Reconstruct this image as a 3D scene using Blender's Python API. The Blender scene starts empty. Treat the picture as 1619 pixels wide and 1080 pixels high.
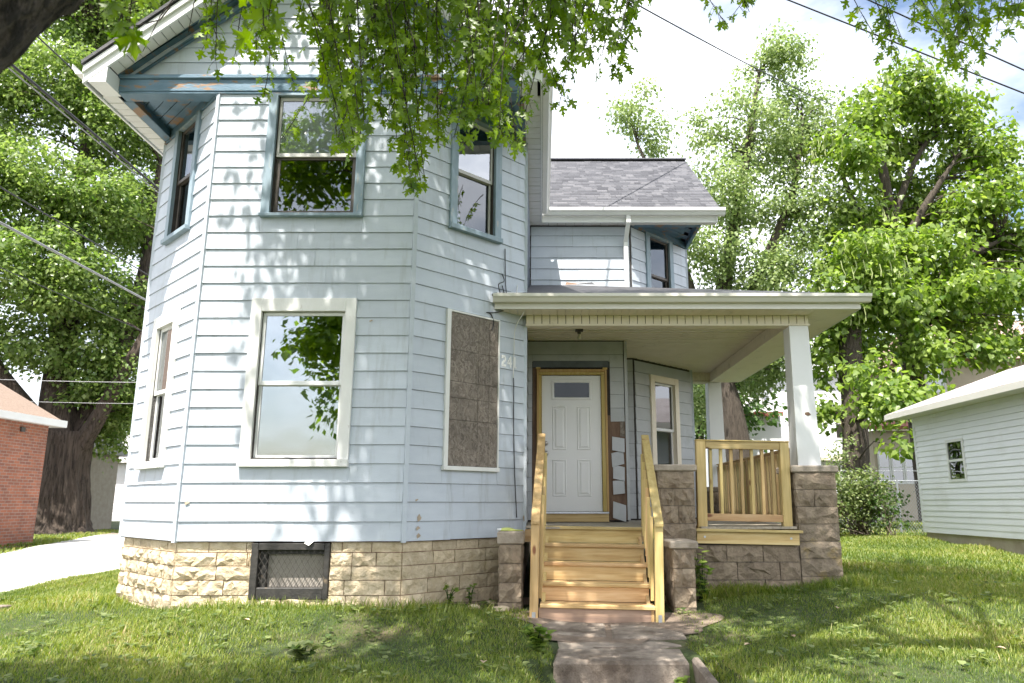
import bpy, math, random
import numpy as np
from mathutils import Vector, Matrix, noise
random.seed(7); RNG = np.random.default_rng(11)
SC = bpy.context.scene
COL = SC.collection
R2 = math.sqrt(.5)
rad = math.radians

# ------------------------------------------------------------------ camera
# the eye is the origin; +Y points at the house front, ground lies about 1.1-1.3 m below the eye
cam = bpy.data.cameras.new('camera'); cam_o = bpy.data.objects.new('camera', cam); COL.objects.link(cam_o)
cam.sensor_width = 36; cam.lens = 26.17; cam.shift_x = -0.0281
cam.clip_start = .05; cam.clip_end = 5000
cam_o.location = (0, 0, 0); cam_o.rotation_euler = (rad(90 + 12.27), 0, 0)
cam.dof.use_dof = True; cam.dof.focus_distance = 8.6; cam.dof.aperture_fstop = 3.2
SC.camera = cam_o

# ------------------------------------------------------------------ sky, sun, exposure
SUN_AZ, SUN_EL = rad(20), rad(65)          # sun stands to the left of straight behind the camera
w = bpy.data.worlds.new('World'); SC.world = w; w.use_nodes = True
nt = w.node_tree; N = nt.nodes; L = nt.links; N.clear()
out = N.new('ShaderNodeOutputWorld'); bg = N.new('ShaderNodeBackground'); bg.inputs[1].default_value = .105
sky = N.new('ShaderNodeTexSky'); sky.sky_type = 'NISHITA'; sky.sun_disc = False
sky.sun_elevation = SUN_EL; sky.sun_rotation = math.pi + SUN_AZ; sky.air_density = 1.2; sky.dust_density = 2.5
tc = N.new('ShaderNodeTexCoord'); mp = N.new('ShaderNodeMapping'); mp.inputs['Scale'].default_value = (1, 1, 2.2)
nz = N.new('ShaderNodeTexNoise'); nz.inputs['Scale'].default_value = 2.3; nz.inputs['Detail'].default_value = 7; nz.inputs['Roughness'].default_value = .55
rp = N.new('ShaderNodeValToRGB'); rp.color_ramp.elements[0].position = .33; rp.color_ramp.elements[1].position = .60
mx = N.new('ShaderNodeMixRGB'); mx.inputs[2].default_value = (9.6, 9.8, 10.3, 1)
L.new(tc.outputs['Generated'], mp.inputs[0]); L.new(mp.outputs[0], nz.inputs['Vector']); L.new(nz.outputs['Fac'], rp.inputs[0])
L.new(rp.outputs[0], mx.inputs[0]); L.new(sky.outputs[0], mx.inputs[1]); L.new(mx.outputs[0], bg.inputs[0]); L.new(bg.outputs[0], out.inputs[0])
sun = bpy.data.lights.new('sun', 'SUN'); sun.energy = 5.0; sun.angle = rad(.53); sun.color = (1, .95, .87)
sun_o = bpy.data.objects.new('sun', sun); COL.objects.link(sun_o)
sun_o.rotation_euler = Vector((math.sin(SUN_AZ) * math.cos(SUN_EL), math.cos(SUN_AZ) * math.cos(SUN_EL), -math.sin(SUN_EL))).to_track_quat('-Z', 'Y').to_euler()
sun_o.location = (-5, -20, 40)
vs = SC.view_settings; vs.view_transform = 'Standard'; vs.look = 'None'; vs.exposure = 1.28; vs.gamma = 1
SC.cycles.max_bounces = 6; SC.cycles.diffuse_bounces = 4; SC.cycles.glossy_bounces = 3; SC.cycles.transparent_max_bounces = 8; SC.cycles.adaptive_threshold = .02; SC.cycles.caustics_reflective = False; SC.cycles.caustics_refractive = False

# ------------------------------------------------------------------ mesh helpers
class MB:
    def __init__(s): s.v = []; s.f = []
    def add(s, vs, fs):
        k = len(s.v); s.v += [tuple(p) for p in vs]; s.f += [tuple(i + k for i in f) for f in fs]; return s
    def hexa(s, a):                      # 8 points: bottom ring 0-3, top ring 4-7
        return s.add(a, [(3, 2, 1, 0), (4, 5, 6, 7), (0, 1, 5, 4), (1, 2, 6, 5), (2, 3, 7, 6), (3, 0, 4, 7)])
    def box(s, x0, x1, y0, y1, z0, z1):
        return s.hexa([(x0, y0, z0), (x1, y0, z0), (x1, y1, z0), (x0, y1, z0), (x0, y0, z1), (x1, y0, z1), (x1, y1, z1), (x0, y1, z1)])
    def prism(s, poly, z0, z1):          # poly: xy counter-clockwise
        n = len(poly)
        return s.add([(x, y, z0) for x, y in poly] + [(x, y, z1) for x, y in poly],
                     [tuple(range(n - 1, -1, -1)), tuple(range(n, 2 * n))] + [(i, (i + 1) % n, n + (i + 1) % n, n + i) for i in range(n)])
    def beam(s, p, q, wx, wz, up=(0, 0, 1)):   # rectangular bar between two points
        p, q = Vector(p), Vector(q); d = (q - p).normalized(); side = d.cross(Vector(up)).normalized(); u = side.cross(d)
        a = side * wx / 2; b = u * wz / 2
        return s.hexa([p - a - b, p + a - b, q + a - b, q - a - b, p - a + b, p + a + b, q + a + b, q - a + b])
    def tube(s, pts, rr, n=8, wob=0, seed=0, ridge=0):
        pts = [Vector(p) for p in pts]; k = len(s.v); ref = Vector((.31, .2, .93))
        if isinstance(rr, (int, float)): rr = [rr] * len(pts)
        for i, p in enumerate(pts):
            d = (pts[min(i + 1, len(pts) - 1)] - pts[max(i - 1, 0)]).normalized()
            a = d.cross(ref)
            if a.length < .1: a = d.cross(Vector((1, 0, 0)))
            a.normalize(); b = d.cross(a)
            for j in range(n):
                t = 2 * math.pi * j / n; r = rr[i]
                if wob: r *= 1 + wob * noise.noise(Vector((math.cos(t) * 2.5 + seed, math.sin(t) * 2.5, p.z * .35)))
                if ridge:
                    q = noise.noise(Vector((math.cos(t) * 9, math.sin(t) * 9, i * .16 + seed))) + .5 * noise.noise(Vector((math.cos(t) * 20, math.sin(t) * 20, i * .4))); r *= 1 + ridge * (.5 - abs(q) * 1.6)
                s.v.append(tuple(p + a * (r * math.cos(t)) + b * (r * math.sin(t))))
        for i in range(len(pts) - 1):
            for j in range(n):
                s.f.append((k + i * n + j, k + i * n + (j + 1) % n, k + (i + 1) * n + (j + 1) % n, k + (i + 1) * n + j))
        s.f.append(tuple(k + j for j in range(n - 1, -1, -1))); e = k + (len(pts) - 1) * n; s.f.append(tuple(e + j for j in range(n)))
        return s
    def wbox(s, W, s0, s1, o0, o1, z0, z1):    # box in wall coordinates: along, outward, up
        g = W.pt
        return s.hexa([g(s0, o1, z0), g(s1, o1, z0), g(s1, o0, z0), g(s0, o0, z0), g(s0, o1, z1), g(s1, o1, z1), g(s1, o0, z1), g(s0, o0, z1)])
    def xf(s, M): s.v = [tuple(M @ Vector(p)) for p in s.v]; return s
    def mesh(s, name, mat, smooth=False):
        me = bpy.data.meshes.new(name); me.from_pydata(s.v, [], s.f); me.update()
        if mat: me.materials.append(mat)
        if smooth: me.polygons.foreach_set('use_smooth', [True] * len(me.polygons))
        return me

class Wall:                                   # vertical wall plane: origin, direction to the right as seen from outside
    def __init__(s, P, d): s.P = P; s.d = d; s.n = (d[1], -d[0])
    def pt(s, a, o, z): return (s.P[0] + s.d[0] * a + s.n[0] * o, s.P[1] + s.d[1] * a + s.n[1] * o, z)

def link(o, parent=None):
    COL.objects.link(o)
    if parent is not None:
        o.parent = parent
        if parent.type == 'EMPTY': o.matrix_parent_inverse = Matrix.Translation(-parent.location)
    return o
def obj(name, mb, mat, parent=None, smooth=False, bevel=0):
    me = mb if isinstance(mb, bpy.types.Mesh) else mb.mesh(name, mat, smooth)
    o = link(bpy.data.objects.new(name, me), parent)
    if bevel:
        b = o.modifiers.new('bevel', 'BEVEL'); b.width = bevel; b.segments = 1; b.limit_method = 'ANGLE'
    return o
def tag(o, label, cat, group=None):
    o['label'] = label; o['category'] = cat
    if group: o['group'] = group
    return o
def thing(name, label, cat, loc, group=None):
    o = bpy.data.objects.new(name, None); o.location = loc; o.empty_display_size = .3; COL.objects.link(o)
    return tag(o, label, cat, group)
def struct(o): o['kind'] = 'structure'; return o
def stuff(o): o['kind'] = 'stuff'; return o

def big_mesh(name, mat, V, F, rnd=None, smooth=False):   # numpy arrays -> mesh, one polygon size
    me = bpy.data.meshes.new(name); nf, k = F.shape
    me.vertices.add(len(V)); me.vertices.foreach_set('co', V.astype(np.float32).ravel())
    me.loops.add(nf * k); me.loops.foreach_set('vertex_index', F.astype(np.int32).ravel())
    me.polygons.add(nf); me.polygons.foreach_set('loop_start', np.arange(0, nf * k, k, dtype=np.int32))
    if rnd is not None:
        a = me.attributes.new('rnd', 'FLOAT', 'POINT'); a.data.foreach_set('value', rnd.astype(np.float32))
    if smooth: me.polygons.foreach_set('use_smooth', np.ones(nf, dtype=bool))
    me.materials.append(mat); me.update(calc_edges=True); return me
def scatter(T, TF, pos, tip, nor, size, rnd):            # place a leaf template along tip / normal directions
    tip = tip / np.linalg.norm(tip, axis=1, keepdims=True)
    sd = np.cross(tip, nor); sd /= np.linalg.norm(sd, axis=1, keepdims=True) + 1e-9; nn = np.cross(sd, tip)
    V = pos[:, None, :] + size[:, None, None] * (T[None, :, 0:1] * sd[:, None, :] + T[None, :, 1:2] * tip[:, None, :] + T[None, :, 2:3] * nn[:, None, :])
    k = len(T); F = (np.arange(len(pos))[:, None, None] * k + TF[None]).reshape(-1, TF.shape[1])
    return V.reshape(-1, 3), F, np.repeat(rnd, k)

# ------------------------------------------------------------------ materials
def NM(name):
    m = bpy.data.materials.new(name); m.use_nodes = True; nt = m.node_tree
    return m, nt.nodes, nt.links, nt.nodes['Principled BSDF']
def ramp(Nd, stops, interp='LINEAR'):
    r = Nd.new('ShaderNodeValToRGB'); e = r.color_ramp; e.interpolation = interp
    while len(e.elements) < len(stops): e.elements.new(.5)
    for el, (p, c) in zip(e.elements, stops): el.position = p; el.color = (*c, 1) if len(c) == 3 else c
    return r
def noise_node(Nd, Lk, vec, scale, detail=4, rough=.55, stretch=None):
    n = Nd.new('ShaderNodeTexNoise'); n.inputs['Scale'].default_value = scale; n.inputs['Detail'].default_value = detail; n.inputs['Roughness'].default_value = rough
    if stretch:
        m = Nd.new('ShaderNodeMapping'); m.inputs['Scale'].default_value = stretch; Lk.new(vec, m.inputs[0]); vec = m.outputs[0]
    Lk.new(vec, n.inputs['Vector']); return n
def surf(name, c1, c2, scale=6, rough=.6, bump=0, bscale=40, stain=None, sscale=3, slo=.58, shi=.7, stretch=None, ostr=.0, spec=.5, sstretch=None, coord='Object', metal=0, bdist=.02):
    """two-tone noise, optional stain/peel mask with a shape of its own, bump, per-object tone shift"""
    m, Nd, Lk, b = NM(name); t = Nd.new('ShaderNodeTexCoord'); vec = t.outputs[coord]
    n = noise_node(Nd, Lk, vec, scale, 5, .6, stretch); r = ramp(Nd, [(.3, c1), (.7, c2)]); Lk.new(n.outputs['Fac'], r.inputs[0]); col = r.outputs[0]
    if stain:
        n2 = noise_node(Nd, Lk, vec, sscale, 6, .65, sstretch or stretch); r2 = ramp(Nd, [(slo, (0, 0, 0)), (shi, (1, 1, 1))]); Lk.new(n2.outputs['Fac'], r2.inputs[0])
        mxn = Nd.new('ShaderNodeMixRGB'); Lk.new(r2.outputs[0], mxn.inputs[0]); Lk.new(col, mxn.inputs[1]); mxn.inputs[2].default_value = (*stain, 1); col = mxn.outputs[0]
    if ostr:
        oi = Nd.new('ShaderNodeObjectInfo'); mr = Nd.new('ShaderNodeMapRange'); mr.inputs[3].default_value = 1 - ostr; mr.inputs[4].default_value = 1 + ostr
        Lk.new(oi.outputs['Random'], mr.inputs[0]); hs = Nd.new('ShaderNodeHueSaturation'); Lk.new(mr.outputs[0], hs.inputs['Value']); Lk.new(col, hs.inputs['Color']); col = hs.outputs[0]
    Lk.new(col, b.inputs['Base Color']); b.inputs['Roughness'].default_value = rough; b.inputs['Specular IOR Level'].default_value = spec; b.inputs['Metallic'].default_value = metal
    if bump:
        n3 = noise_node(Nd, Lk, vec, bscale, 6, .65, stretch); bp = Nd.new('ShaderNodeBump'); bp.inputs['Strength'].default_value = bump; bp.inputs['Distance'].default_value = bdist
        Lk.new(n3.outputs['Fac'], bp.inputs['Height']); Lk.new(bp.outputs[0], b.inputs['Normal'])
    return m
def leafmat(name, dark, light, trans=.4, rough=.45, yellow=None):
    m, Nd, Lk, b = NM(name); a = Nd.new('ShaderNodeAttribute'); a.attribute_name = 'rnd'
    oi = Nd.new('ShaderNodeObjectInfo'); ad = Nd.new('ShaderNodeMath'); ad.operation = 'ADD'; Lk.new(a.outputs['Fac'], ad.inputs[0])
    if yellow == 'obj': Lk.new(oi.outputs['Random'], ad.inputs[1])
    else: ad.inputs[1].default_value = 0
    r = ramp(Nd, [(0, dark), (.8, light), (1, tuple(min(1, c * 1.25) for c in light))]); Lk.new(ad.outputs[0], r.inputs[0])
    Lk.new(r.outputs[0], b.inputs['Base Color']); b.inputs['Roughness'].default_value = rough; b.inputs['Specular IOR Level'].default_value = .5
    tr = Nd.new('ShaderNodeBsdfTranslucent'); hs = Nd.new('ShaderNodeHueSaturation'); hs.inputs['Saturation'].default_value = 1.15; hs.inputs['Value'].default_value = 1.7
    Lk.new(r.outputs[0], hs.inputs['Color']); Lk.new(hs.outputs[0], tr.inputs[0])
    mxs = Nd.new('ShaderNodeMixShader'); mxs.inputs[0].default_value = trans; Lk.new(b.outputs[0], mxs.inputs[1]); Lk.new(tr.outputs[0], mxs.inputs[2])
    Lk.new(mxs.outputs[0], Nd['Material Output'].inputs[0]); return m
def glassmat(name, refl=.3, tint=(.75, .8, .8)):
    m, Nd, Lk, b = NM(name); tr = Nd.new('ShaderNodeBsdfTransparent'); tr.inputs[0].default_value = (*tint, 1)
    g = Nd.new('ShaderNodeBsdfGlossy'); g.inputs['Roughness'].default_value = .015; g.inputs['Color'].default_value = (.93, .96, 1, 1)
    t = Nd.new('ShaderNodeTexCoord'); n = noise_node(Nd, Lk, t.outputs['Object'], 1.6, 1, .4); bp = Nd.new('ShaderNodeBump'); bp.inputs['Strength'].default_value = .12; bp.inputs['Distance'].default_value = .05
    Lk.new(n.outputs['Fac'], bp.inputs['Height']); Lk.new(bp.outputs[0], g.inputs['Normal'])
    lw = Nd.new('ShaderNodeFresnel'); lw.inputs[0].default_value = 1.5; mr = Nd.new('ShaderNodeMapRange'); mr.inputs[1].default_value = .04; mr.inputs[2].default_value = 1; mr.inputs[3].default_value = refl; mr.inputs[4].default_value = 1
    Lk.new(lw.outputs[0], mr.inputs[0]); mxs = Nd.new('ShaderNodeMixShader'); Lk.new(mr.outputs[0], mxs.inputs[0]); Lk.new(tr.outputs[0], mxs.inputs[1]); Lk.new(g.outputs[0], mxs.inputs[2])
    Lk.new(mxs.outputs[0], Nd['Material Output'].inputs[0]); return m
def woodmat(name, c1, c2, c3, axis='X', rough=.6, knots=True):
    """sawn softwood: long grain along one axis of the board, knots, tone differs board by board"""
    m, Nd, Lk, b = NM(name); t = Nd.new('ShaderNodeTexCoord'); oi = Nd.new('ShaderNodeObjectInfo'); av = Nd.new('ShaderNodeVectorMath'); av.operation = 'ADD'
    ml = Nd.new('ShaderNodeMath'); ml.operation = 'MULTIPLY'; ml.inputs[1].default_value = 37; Lk.new(oi.outputs['Random'], ml.inputs[0])
    Lk.new(t.outputs['Object'], av.inputs[0]); Lk.new(ml.outputs[0], av.inputs[1]); vec = av.outputs[0]
    st = {'X': (.9, 14, 14), 'Y': (14, .9, 14), 'Z': (14, 14, .9)}[axis]; st2 = tuple(v * .32 for v in st)
    n1 = noise_node(Nd, Lk, vec, 2.2, 5, .6, st); n2 = noise_node(Nd, Lk, vec, 2.0, 3, .5, st2)
    r = ramp(Nd, [(.25, c2), (.5, c1), (.75, c3)]); Lk.new(n1.outputs['Fac'], r.inputs[0])
    mxn = Nd.new('ShaderNodeMixRGB'); mxn.inputs[2].default_value = (*c2, 1); r2 = ramp(Nd, [(.5, (0, 0, 0)), (.75, (.7, .7, .7))]); Lk.new(n2.outputs['Fac'], r2.inputs[0]); Lk.new(r2.outputs[0], mxn.inputs[0]); Lk.new(r.outputs[0], mxn.inputs[1]); col = mxn.outputs[0]
    if knots:
        vo = Nd.new('ShaderNodeTexVoronoi'); vo.inputs['Scale'].default_value = 2.4; mpn = Nd.new('ShaderNodeMapping'); mpn.inputs['Scale'].default_value = {'X': (.8, 1.3, 1.9), 'Y': (1.3, .8, 1.9), 'Z': (1.9, 1.9, .8)}[axis]
        Lk.new(vec, mpn.inputs[0]); Lk.new(mpn.outputs[0], vo.inputs['Vector']); r3 = ramp(Nd, [(.06, (1, 1, 1)), (.12, (0, 0, 0))]); Lk.new(vo.outputs['Distance'], r3.inputs[0])
        mk = Nd.new('ShaderNodeMixRGB'); mk.inputs[2].default_value = (.20, .09, .03, 1); Lk.new(r3.outputs[0], mk.inputs[0]); Lk.new(col, mk.inputs[1]); col = mk.outputs[0]
    mr = Nd.new('ShaderNodeMapRange'); mr.inputs[3].default_value = .70; mr.inputs[4].default_value = 1.14; Lk.new(oi.outputs['Random'], mr.inputs[0])
    mh = Nd.new('ShaderNodeMapRange'); mh.inputs[3].default_value = .512; mh.inputs[4].default_value = .478; fm = Nd.new('ShaderNodeMath'); fm.operation = 'FRACT'; Lk.new(ml.outputs[0], fm.inputs[0]); Lk.new(fm.outputs[0], mh.inputs[0])
    hs = Nd.new('ShaderNodeHueSaturation'); Lk.new(mr.outputs[0], hs.inputs['Value']); Lk.new(mh.outputs[0], hs.inputs['Hue']); Lk.new(col, hs.inputs['Color'])
    Lk.new(hs.outputs[0], b.inputs['Base Color']); b.inputs['Roughness'].default_value = rough
    bp = Nd.new('ShaderNodeBump'); bp.inputs['Strength'].default_value = .25; bp.inputs['Distance'].default_value = .004; Lk.new(n1.outputs['Fac'], bp.inputs['Height']); Lk.new(bp.outputs[0], b.inputs['Normal'])
    return m

M = {}
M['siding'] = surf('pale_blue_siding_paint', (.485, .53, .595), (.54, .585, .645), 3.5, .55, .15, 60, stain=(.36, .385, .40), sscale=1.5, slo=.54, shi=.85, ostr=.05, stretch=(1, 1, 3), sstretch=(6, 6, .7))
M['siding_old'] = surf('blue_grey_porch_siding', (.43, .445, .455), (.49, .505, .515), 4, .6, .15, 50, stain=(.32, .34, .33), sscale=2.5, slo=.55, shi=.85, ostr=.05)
M['sheath'] = surf('dark_sheathing', (.035, .03, .028), (.06, .05, .045), 8, .9)
M['peel_white'] = surf('weathered_white_paint', (.70, .69, .66), (.78, .78, .76), 5, .55, .15, 45, stain=(.36, .31, .25), sscale=9, slo=.63, shi=.72, stretch=(1, 1, .5))
M['white'] = surf('white_aluminium', (.76, .76, .75), (.82, .82, .81), 2, .38, .04, 30, stain=(.60, .585, .55), sscale=2.4, slo=.6, shi=.9)
M['soffit'] = surf('white_soffit', (.74, .72, .69), (.79, .78, .75), 2, .5, stain=(.60, .56, .50), sscale=2, slo=.55, shi=.9)
M['cream'] = surf('cream_porch_trim', (.82, .73, .585), (.87, .785, .65), 3, .5, .05, 30, stain=(.50, .44, .35), sscale=4, slo=.58, shi=.85)
M['gutter'] = surf('ivory_gutter', (.70, .67, .60), (.76, .73, .67), 2, .38, .03, 30, stain=(.58, .54, .46), sscale=3, slo=.6, shi=.9, stretch=(.4, 1, 2))
M['blue'] = surf('peeling_blue_paint', (.080, .155, .215), (.15, .24, .325), 5, .55, .3, 35, stain=(.30, .18, .10), sscale=5.5, slo=.54, shi=.60, stretch=(.6, .6, 2.2))
M['blue_win'] = surf('faded_blue_window_trim', (.20, .275, .33), (.30, .375, .43), 5, .55, .2, 35, stain=(.45, .43, .38), sscale=7, slo=.60, shi=.70, stretch=(2, 2, .6))
M['wood_t'] = woodmat('treated_pine_tread', (.60, .43, .19), (.41, .25, .085), (.70, .55, .29), 'X')
M['wood_z'] = woodmat('treated_pine_post', (.59, .43, .18), (.44, .30, .10), (.67, .51, .25), 'Z')
M['wood_y'] = woodmat('treated_pine_rail', (.61, .44, .18), (.47, .31, .11), (.69, .52, .26), 'Y')
M['wood_old'] = woodmat('weathered_riser', (.40, .28, .18), (.24, .17, .12), (.48, .36, .25), 'X')
M['casing'] = woodmat('raw_pine_casing', (.62, .43, .14), (.52, .34, .09), (.68, .50, .21), 'Z', knots=False)
M['deck'] = woodmat('deck_boards', (.42, .36, .29), (.31, .26, .21), (.48, .42, .34), 'Y')
M['door'] = surf('white_door_paint', (.78, .775, .755), (.81, .805, .785), 3, .42, .02, 60)
M['nickel'] = surf('satin_nickel', (.5, .48, .45), (.55, .53, .5), 5, .28, metal=1)
M['galv'] = surf('galvanised_steel', (.45, .47, .5), (.6, .62, .65), 30, .4, metal=.8)
M['lime'] = surf('buff_limestone', (.50, .395, .255), (.69, .575, .415), 9, .85, 1, 16, bdist=.035, stain=(.15, .13, .10), sscale=3.2, slo=.60, shi=.80, ostr=.13)
M['groove'] = surf('brown_groove', (.22, .16, .11), (.30, .23, .16), 8, .8)  # darker brown than the beam panels; shows in the gaps between them
M['glass_door'] = glassmat('door_glass', .03, (.3, .34, .34))
M['mortar'] = surf('reddish_mortar', (.27, .13, .09), (.46, .34, .25), 8, .9, .4, 40)
M['darkstone'] = surf('grey_brown_block', (.18, .135, .095), (.36, .285, .205), 9, .9, 1, 18, bdist=.03, stain=(.075, .062, .05), sscale=3, slo=.55, shi=.8, ostr=.14)
M['moss'] = surf('block_with_yellow_lichen', (.18, .14, .10), (.35, .28, .205), 9, .9, 1, 18, bdist=.03, stain=(.30, .21, .06), sscale=4.5, slo=.55, shi=.75, ostr=.08)
M['capstone'] = surf('cement_cap', (.29, .24, .19), (.42, .36, .295), 12, .9, .5, 60, stain=(.16, .14, .12), sscale=4, slo=.58, shi=.8)
M['greymortar'] = surf('grey_mortar', (.16, .14, .12), (.23, .20, .18), 10, .95, .4, 50)
M['concrete'] = surf('worn_concrete', (.22, .18, .145), (.35, .295, .24), 5, .9, .8, 60, stain=(.115, .088, .066), sscale=2.2, slo=.46, shi=.62)
M['dirt'] = surf('bare_dirt', (.13, .095, .07), (.24, .185, .14), 6, .95, .8, 30)
M['drive'] = surf('pale_gravel_drive', (.42, .405, .375), (.54, .525, .50), 2.5, .95, .4, 90, stain=(.30, .28, .24), sscale=1.6, slo=.56, shi=.72)
M['shingle'] = None
M['blackroof'] = surf('black_roll_roofing', (.025, .025, .03), (.07, .07, .075), 4, .55, .4, 25, stain=(.12, .11, .11), sscale=3, slo=.55, shi=.8)
M['osb'] = None
M['black'] = surf('black_frame_paint', (.02, .019, .018), (.05, .045, .04), 10, .5, .3, 40, stain=(.16, .12, .08), sscale=8, slo=.62, shi=.72)
M['darkmetal'] = surf('dark_wire', (.05, .045, .04), (.09, .08, .07), 10, .5)
M['cable'] = surf('black_cable', (.02, .02, .022), (.04, .04, .045), 10, .5)
M['greycable'] = surf('grey_twisted_cable', (.20, .20, .21), (.45, .45, .46), 40, .5)
M['whitecord'] = surf('white_cord', (.65, .64, .6), (.72, .71, .68), 10, .5)
M['curtain'] = surf('white_curtain', (.62, .63, .64), (.78, .79, .80), 3, .9, stretch=(12, 12, .4))
M['curtain2'] = surf('pleated_blind', (.40, .34, .32), (.50, .44, .41), 3, .9, stretch=(.5, .5, 22))
M['room'] = surf('room_plaster', (.22, .20, .18), (.28, .26, .24), 2, .9)
M['sash_dark'] = surf('bronze_sash', (.07, .055, .045), (.12, .10, .085), 8, .5, .1, 30)
M['sash_grey'] = surf('storm_frame', (.50, .48, .45), (.60, .58, .55), 6, .4)
M['brown'] = surf('bare_brown_board', (.12, .07, .045), (.22, .14, .09), 4, .8, .4, 30, stretch=(3, 3, .6))
M['slate'] = surf('slate_blue_header', (.085, .10, .115), (.13, .15, .165), 5, .6, .2, 30)
M['screen'] = surf('grey_cardboard', (.30, .27, .235), (.37, .335, .29), 3, .9)
M['glass'] = glassmat('window_glass', .34)
M['glass_dim'] = glassmat('storm_glass', .16, (.5, .52, .52))
M['glass_clear'] = glassmat('clear_glass', .14, (.95, .96, .97))
M['glass_far'] = glassmat('far_glass', .25, (.2, .22, .24))
M['bulb'] = surf('bulb_glass', (.7, .68, .6), (.75, .73, .66), 3, .15)
M['bark'] = surf('maple_bark', (.05, .039, .03), (.115, .092, .072), 5, .95, 1, 12, bdist=.05, stain=(.045, .034, .026), sscale=6, slo=.52, shi=.62, stretch=(3, 3, .5))
M['bark_near'] = surf('street_maple_bark', (.05, .038, .03), (.125, .10, .08), 7, .95, 1, 7, bdist=.06, stain=(.018, .014, .011), sscale=7, slo=.48, shi=.56, stretch=(3, 3, .8))
M['bark_big'] = surf('old_maple_bark', (.055, .04, .031), (.13, .10, .078), 3, .95, 1, 7, bdist=.08, stain=(.035, .026, .02), sscale=4, slo=.50, shi=.60, stretch=(4, 4, .45))
M['twig'] = surf('twig_bark', (.09, .07, .05), (.15, .12, .085), 12, .8)
M['deadtwig'] = surf('dead_twig', (.16, .14, .125), (.24, .21, .19), 12, .8)
M['leaf_hang'] = leafmat('hanging_maple_leaf', (.072, .140, .012), (.19, .28, .03), .58, .4, 'obj')
M['leaf_hang2'] = leafmat('hanging_maple_foliage', (.072, .140, .012), (.19, .28, .03), .58, .4)
M['leaf_big'] = leafmat('left_maple_leaf', (.075, .145, .025), (.25, .32, .10), .46, .35)
M['leaf_silver'] = leafmat('silver_maple_leaf', (.105, .17, .05), (.29, .355, .14), .42, .45)
M['leaf_cat'] = leafmat('catalpa_leaf', (.075, .145, .02), (.26, .34, .08), .48, .35)
M['leaf_dark'] = leafmat('deep_green_leaf', (.04, .09, .02), (.09, .16, .035), .4, .45)
M['leaf_shrub'] = leafmat('shrub_leaf', (.07, .12, .03), (.21, .25, .09), .4, .5)
M['pod'] = surf('catalpa_pod', (.30, .36, .13), (.40, .44, .20), 8, .6)
M['grass'] = leafmat('grass_blade', (.048, .115, .010), (.26, .30, .065), .42, .5)
def grass_ramp():
    for n_ in M['grass'].node_tree.nodes:
        if n_.type == 'VALTORGB':
            e = n_.color_ramp.elements; e[1].position = .72; e[2].position = 1; e[2].color = (.46, .38, .19, 1); k = e.new(.90); k.color = (.27, .29, .07, 1)
grass_ramp()
M['vinyl'] = surf('white_vinyl', (.83, .84, .88), (.87, .88, .915), 2, .4, stain=(.66, .66, .64), sscale=1.2, slo=.55, shi=.9)
M['tan'] = surf('tan_siding', (.50, .42, .32), (.56, .48, .38), 2, .6)
M['redtrim'] = surf('red_trim', (.26, .07, .05), (.34, .11, .08), 4, .6)
M['ridge'] = surf('ridge_shingle', (.10, .10, .12), (.17, .17, .19), 20, .9)
M['garageroof'] = surf('pale_grey_roof', (.34, .30, .30), (.44, .40, .40), 16, .9, .4, 40, stain=(.22, .19, .18), sscale=1.5, slo=.5, shi=.75)
M['chip'] = surf('bare_wood_chip', (.34, .27, .20), (.45, .37, .28), 20, .9)
M['pinkroof'] = surf('faded_red_roof', (.30, .20, .17), (.40, .28, .25), 8, .9, .3, 30)
M['tanroof'] = surf('tan_asphalt_roof', (.21, .15, .115), (.30, .225, .18), 22, .9, .4, 40)
M['greyroof'] = surf('grey_asphalt_roof', (.30, .29, .29), (.42, .41, .40), 18, .9, .4, 40)
M['redwood'] = surf('red_stained_deck', (.32, .13, .07), (.40, .18, .10), 5, .7)
M['foundation'] = surf('grey_block_foundation', (.33, .28, .22), (.42, .37, .30), 5, .9, .3, 30)

def shingle_mat():
    m, Nd, Lk, b = NM('asphalt_shingle'); a = Nd.new('ShaderNodeAttribute'); a.attribute_name = 'rnd'
    r = ramp(Nd, [(0, (.075, .077, .092)), (.5, (.115, .117, .135)), (1, (.175, .175, .195))]); Lk.new(a.outputs['Fac'], r.inputs[0])
    t = Nd.new('ShaderNodeTexCoord'); n = noise_node(Nd, Lk, t.outputs['Object'], 120, 3); mm = Nd.new('ShaderNodeMixRGB'); mm.blend_type = 'MULTIPLY'; mm.inputs[0].default_value = .5
    Lk.new(r.outputs[0], mm.inputs[1]); Lk.new(n.outputs['Fac'], mm.inputs[2]); mm2 = Nd.new('ShaderNodeMixRGB'); mm2.blend_type = 'ADD'; mm2.inputs[0].default_value = .0
    Lk.new(mm.outputs[0], b.inputs['Base Color']); b.inputs['Roughness'].default_value = .9
    bp = Nd.new('ShaderNodeBump'); bp.inputs['Strength'].default_value = .4; bp.inputs['Distance'].default_value = .01; Lk.new(n.outputs['Fac'], bp.inputs['Height']); Lk.new(bp.outputs[0], b.inputs['Normal']); return m
M['shingle'] = shingle_mat()
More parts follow.
